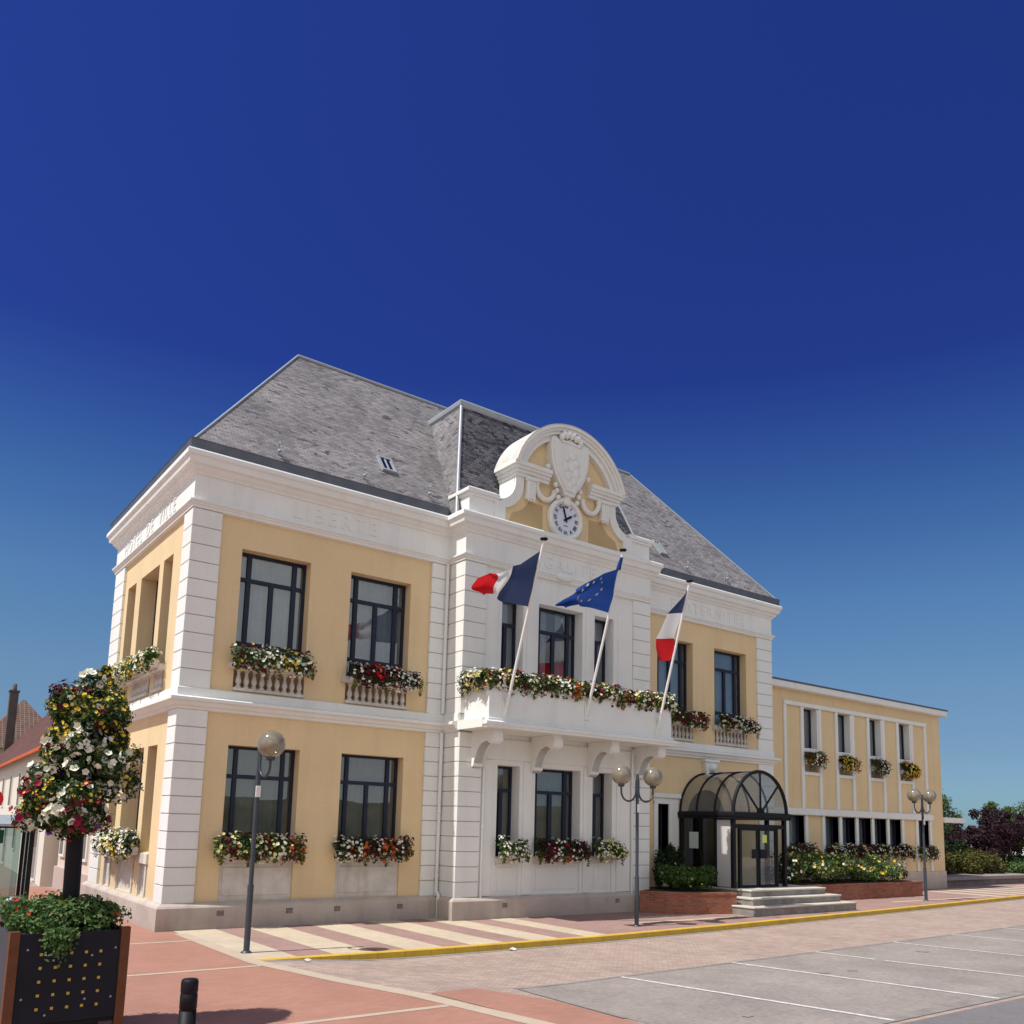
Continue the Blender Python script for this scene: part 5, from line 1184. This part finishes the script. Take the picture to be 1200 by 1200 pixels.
def house(name, label, x0, y0, x1, y1, zE, zR, wallm, roofm, depth=6.5, wins=(), chim=None, fascia=None, gable=True, group='terraced houses in the side street'):
    """street house; facade from (x0,y0) to (x1,y1), ridge parallel to it"""
    a = Vector((x0, y0)); b = Vector((x1, y1)); d = (b-a); Ln = d.length; d.normalize(); nb = Vector((-d.y, d.x))*-1   # towards the back (+x)
    if nb.x < 0: nb = -nb
    t = thing(name, label, 'house', (x0, y0, 0), group)
    P3 = lambda s, w_, z: (a.x+d.x*s+nb.x*w_, a.y+d.y*s+nb.y*w_, z)
    f = MB(); f.face([P3(0, 0, 0), P3(Ln, 0, 0), P3(Ln, 0, zE), P3(0, 0, zE)]); f.face([P3(0, depth, 0), P3(Ln, depth, 0), P3(Ln, depth, zE), P3(0, depth, zE)])
    for s in (0, Ln): f.face([P3(s, 0, 0), P3(s, depth, 0), P3(s, depth, zE), P3(s, depth/2, zR-.05), P3(s, 0, zE)])
    f.build('wall', M[wallm], t, fix=False)
    f = MB(); sl = (zR-zE)/(depth/2)
    for w0, w1, z0, z1 in ((-.3, depth/2, zE-.3*sl, zR), (depth+.3, depth/2, zE-.3*sl, zR)):
        vs = [P3(s, w_, z+dz) for s in (-.05, Ln+.05) for (w_, z) in ((w0, z0), (w1, z1)) for dz in (.02, .12)]
        f.mesh(vs, [(0, 1, 3, 2), (4, 6, 7, 5), (0, 4, 5, 1), (2, 3, 7, 6), (0, 2, 6, 4), (1, 5, 7, 3)])
    rf = f.build('roof', M[roofm], t, fix=False)
    if fascia:
        f = MB(); vs = [P3(s, w_, z) for s in (-.04, Ln+.04) for w_ in (-.38, -.28) for z in (zE-.3*sl-.05, zE-.3*sl+.07)]
        f.mesh(vs, [(0, 1, 3, 2), (4, 6, 7, 5), (0, 4, 5, 1), (2, 3, 7, 6), (0, 2, 6, 4), (1, 5, 7, 3)]); f.build('gutter', M[fascia], t, fix=False)
    for (s0, s1, z0, z1) in wins:
        f = MB(); vs = [P3(s, w_, z) for s in (s0, s1) for w_ in (-.05, .02) for z in (z0, z1)]; f.mesh(vs, [(0, 1, 3, 2), (4, 6, 7, 5), (0, 4, 5, 1), (2, 3, 7, 6), (0, 2, 6, 4), (1, 5, 7, 3)])
        wf = f.build('window', M['white'], t, fix=False)
        f = MB(); q = .08
        for (sa, sb) in ((s0+q, (s0+s1)/2-.03), ((s0+s1)/2+.03, s1-q)): f.face([P3(sa, -.056, z0+q), P3(sb, -.056, z0+q), P3(sb, -.056, z1-q), P3(sa, -.056, z1-q)])
        f.build('pane', M['glass_dark'], wf, fix=False)
    if chim:
        s, w_, zt, r = chim; f = MB(); c = P3(s, w_, 0); f.box(c[0]-r, c[0]+r, c[1]-r*1.3, c[1]+r*1.3, zE, zt); f.box(c[0]-r-.06, c[0]+r+.06, c[1]-r*1.3-.06, c[1]+r*1.3+.06, zt-.12, zt)
        f.lathe((c[0], c[1], zt), [(.14, 0), (.12, .4), (0, .4)], 10); f.build('chimney', M['tile_brown'], rf, fix=False)
    return t
M['peach'] = mat('peach_render', (.66, .56, .46), .9, .2, var=.08, vscale=.8, fine=.04)
M['cream_wall'] = mat('cream_render', (.72, .66, .56), .9, .2, var=.07, vscale=.8, fine=.04)
M['pinkbase'] = mat('pink_base_render', (.5, .4, .35), .9, .2, var=.1, vscale=1, fine=.04)
# low annex right behind the town hall's flank
an = thing('rear_annex', 'low cream annex behind the flank of the town hall', 'building', (0, 8, 0))
f = MB(); f.box(.05, 5, D_+.02, 13.4, 0, 4.1); f.build('wall', M['peach'], an, fix=False)
f = MB(); f.box(-.06, 5.1, D_+.02, 13.45, 4.1, 4.35, 0, .02); f.build('roof', M['white'], an, fix=False)
for y0, y1 in ((8.6, 9.4), (10.4, 11.3), (12.2, 13.0)):
    f = MB(); f.box(-.02, .06, y0, y1, 1.1, 3.4, 0, .01); wf = f.build('window', M['white'], an, fix=False)
    f = MB(); f.face([(-.024, y0+.1, 1.2), (-.024, y1-.1, 1.2), (-.024, y1-.1, 3.3), (-.024, y0+.1, 3.3)]); f.build('pane', M['curtain_dark'], wf, fix=False)
f = MB(); f.box(-.05, .06, D_+.02, 13.42, 0, .75); f.build('plinth', M['pinkbase'], an, fix=False)
W6 = [(1.0, 1.9, 2.6, 4.4), (3.6, 4.5, 2.6, 4.4), (6.2, 7.1, 2.6, 4.4), (1.0, 1.9, .9, 2.1), (3.6, 4.5, .0, 2.2), (6.2, 7.1, .9, 2.1)]
WL = []
for k in range(9): WL += [(1.4+4.1*k, 2.4+4.1*k, 2.8, 4.4), (1.4+4.1*k, 2.4+4.1*k, .9 if k % 3 else .1, 2.1)]
house('street_house', 'long pale terrace with an orange-edged brown roof just behind the flower tower', -.35, 14.0, 1.2, 52, 5.25, 9.5, 'cream_wall', 'tile_brown', 7.2, WL, None, 'tile_red')
def hip_house(label, x0, x1, y0, y1, zE, zR, chim=None):
    t = thing('street_house', label, 'house', (x0, y0, 0), 'terraced houses in the side street')
    f = MB(); f.box(x0, x1, y0, y1, 0, zE); f.build('wall', M['peach'], t, fix=False)
    c = ((x0+x1)/2, (y0+y1)/2, zR); e = [(x0-.3, y0-.3, zE), (x1+.3, y0-.3, zE), (x1+.3, y1+.3, zE), (x0-.3, y1+.3, zE)]
    f = MB()
    for i in range(4): f.face([e[i], e[(i+1) % 4], c])
    rf = f.build('roof', M['tile_grid'], t, fix=False)
    if chim:
        x, y, z0, z1, r = chim; f = MB(); f.box(x-r, x+r, y-r, y+r, z0, z1, 0); f.box(x-r-.06, x+r+.06, y-r-.06, y+r+.06, z1, z1+.14, 0); f.lathe((x, y, z1+.14), [(.16, 0), (.14, .5), (0, .5)], 10)
        f.build('chimney', M['chimney'], rf, fix=False)
M['chimney'] = mat('sooty_chimney_render', (.12, .1, .09), .9, .2, var=.3, vscale=2)
hip_house('house with a pointed tiled roof and tall thin chimney above the terrace', .9, 6.9, 53, 59, 7.2, 11.3, (2.75, 52.4, 6, 11.3, .28))
hip_house('lower tiled house at the far left end of the side street', -3.2, .5, 54, 62, 5.6, 8.6)
sg = thing('road_sign', 'round red road sign at the far left edge', 'road sign', (-2.5, 9.5, 0))
f = MB(); f.tube([(-2.5, 9.5, 0), (-2.5, 9.5, 3.2)], .03, 8); f.build('pole', M['zinc_light'], sg, fix=False)
f = MB(); f.prism([(-2.58+.3*cos(a/12*pi), 2.95+.3*sin(a/12*pi)) for a in range(24)], 9.44, 9.46, 'y'); f.build('disc', mat('sign_red', (.6, .02, .03), .5), sg, fix=False)

# ------------------------------------------------------------------ right: trees, hedge, stone bed, far houses
def tree(name, label, x, y, h, cr, trunk, mt, seed, n=5200, leaf=.22, group=None, cat='tree'):
    rnd = random.Random(seed); t = thing(name, label, cat, (x, y, 0), group)
    f = MB(); f.tube([(x, y, 0), (x+rnd.uniform(-.1, .1), y, trunk*.6), (x+rnd.uniform(-.2, .2), y, trunk*1.15)], .16, 8, r1=.1)
    L_ = []
    for k in range(38):
        d = Vector((rnd.gauss(0, 1), rnd.gauss(0, 1), rnd.gauss(0, 1))).normalized()*rnd.uniform(.3, 1.1); zc = (h+trunk)/2; hz = (h-trunk)/2
        c = Vector((x+d.x*cr, y+d.y*cr, zc+d.z*hz)); L_.append((c, rnd.uniform(.14, .36)*min(cr, hz)))
        if k < 12: f.tube([(x, y, trunk*rnd.uniform(.7, 1.1)), ((x+c.x)/2, (y+c.y)/2, (trunk+c.z)/2-.1), tuple(c)], .05, 5, r1=.012)
    f.build('trunk', M['bark'], t, fix=False)
    def pos():
        c, r = rnd.choice(L_); d = Vector((rnd.gauss(0, 1), rnd.gauss(0, 1), rnd.gauss(0, 1))).normalized(); return c+d*r*rnd.uniform(.4, 1.1), d
    leaves(rnd, n, pos, leaf).build('crown', M[mt], t, uv=False, fix=False); return t
GT = 'trees beyond the annex'
tree('green_tree', 'bushy green tree showing just past the end of the annex', 50.0, 9.2, 5.3, 2.3, .6, 'leaf_tree', 91, 9000, .17, GT)
tree('green_tree', 'green tree rising between the annex and the purple trees', 53.0, 9.6, 4.9, 2.1, .9, 'leaf_tree', 92, 9000, .17, GT)
tree('purple_plum_tree', 'dark purple-leaved tree nearest the annex', 49.3, 5.6, 3.5, 1.7, .5, 'leaf_purple', 93, 9000, .15, GT)
tree('purple_plum_tree', 'purple-leaved tree on a forked trunk in the middle of the row', 51.9, 5.4, 4.3, 1.5, 1.55, 'leaf_purple', 94, 9000, .15, GT)
tree('purple_plum_tree', 'purple-leaved tree farthest right in the row', 54.8, 6.2, 4.45, 1.7, 1.5, 'leaf_purple', 95, 9000, .15, GT)
tree('green_tree', 'taller olive-green tree at the right edge', 59.3, 7.8, 5.6, 1.8, 1.3, 'leaf_tree', 96, 8000, .17, GT)
tree('green_tree', 'low dark tree under the annex side canopy', 45.5, 5.9, 3.0, 1.5, .4, 'leaf_dark', 97, 6000, .15, GT)
hd = bush('hedge', 'olive and bronze clipped hedge behind the grey stone planter', 'hedge', (44.6, 3.9, .2), (4.9, .9), 1.6, 14000, 'leaf_hedge', 98, .14, None, ['white'], 12, lump=50, stem=False, bud=.09)
bush('hedge', 'pale green shrubs at the right end of the stone planter', 'hedge', (51.2, 3.6, .1), (2.0, .8), 1.0, 3000, 'leaf_mid', 99, .14, lump=16, stem=False)
bush('hedge', 'dark low hedge in front of the far white house', 'hedge', (54.5, 5.0, .1), (3.2, .8), 1.5, 4000, 'leaf_dark', 100, .16, lump=20, stem=False)
st = thing('stone_planter', 'long low grey stone planter beyond the annex', 'planter', (44, 3, 0))
f = MB(); f.box(38.9, 49.2, 2.2, 3.6, 0, .3); f.build('wall', M['dark_stone'], st, fix=False)
f = MB(); f.box(38.8, 49.3, 2.05, 3.7, .3, .5, 0, .02); f.build('coping', mat('stone_cap', (.3, .26, .25), .9, var=.2, vscale=2, fine=.08), st, fix=False)
house('far_house', 'low white house with an orange roof seen between the tree trunks', 72, 13, 84, 15.5, 2.0, 3.6, 'white', 'tile_red', 7, [(2, 3, .8, 1.7), (6, 7, .8, 1.7)], None, None, group='houses far behind the trees')
house('far_house', 'house with a bright orange roof showing beside the annex wall', 66.5, 24, 62, 40, 4.6, 8.2, 'cream_wall', 'tile_red', 7, [], None, None, group='houses far behind the trees')
house('far_house', 'white gabled house half hidden at the right edge', 74, 8.2, 84, 8.8, 3.2, 5.4, 'white', 'white_dirty', 6, [(1, 2, 1, 2.2), (4, 5, 1, 2.2)], None, None, group='houses far behind the trees')

# ------------------------------------------------------------------ wear on the car park and roadway
rnd = random.Random(77)
def blob(name, cx, cy, rx, ry, mt, z, n=18):
    ph = [rnd.uniform(.7, 1.2) for _ in range(n)]
    sheet(name, [(cx+rx*ph[k]*cos(2*pi*k/n), cy+ry*ph[k]*sin(2*pi*k/n)) for k in range(n)], mt, z, 1.2)
for (cx, cy, rx, ry) in ((9.6, -10.6, .14, .1), (10.4, -10.7, .14, .1), (14.6, -9.9, .2, .12), (5.0, -12.4, .1, .08)):
    blob('oil_stain', cx, cy, rx, ry, M['patch'], .0155)
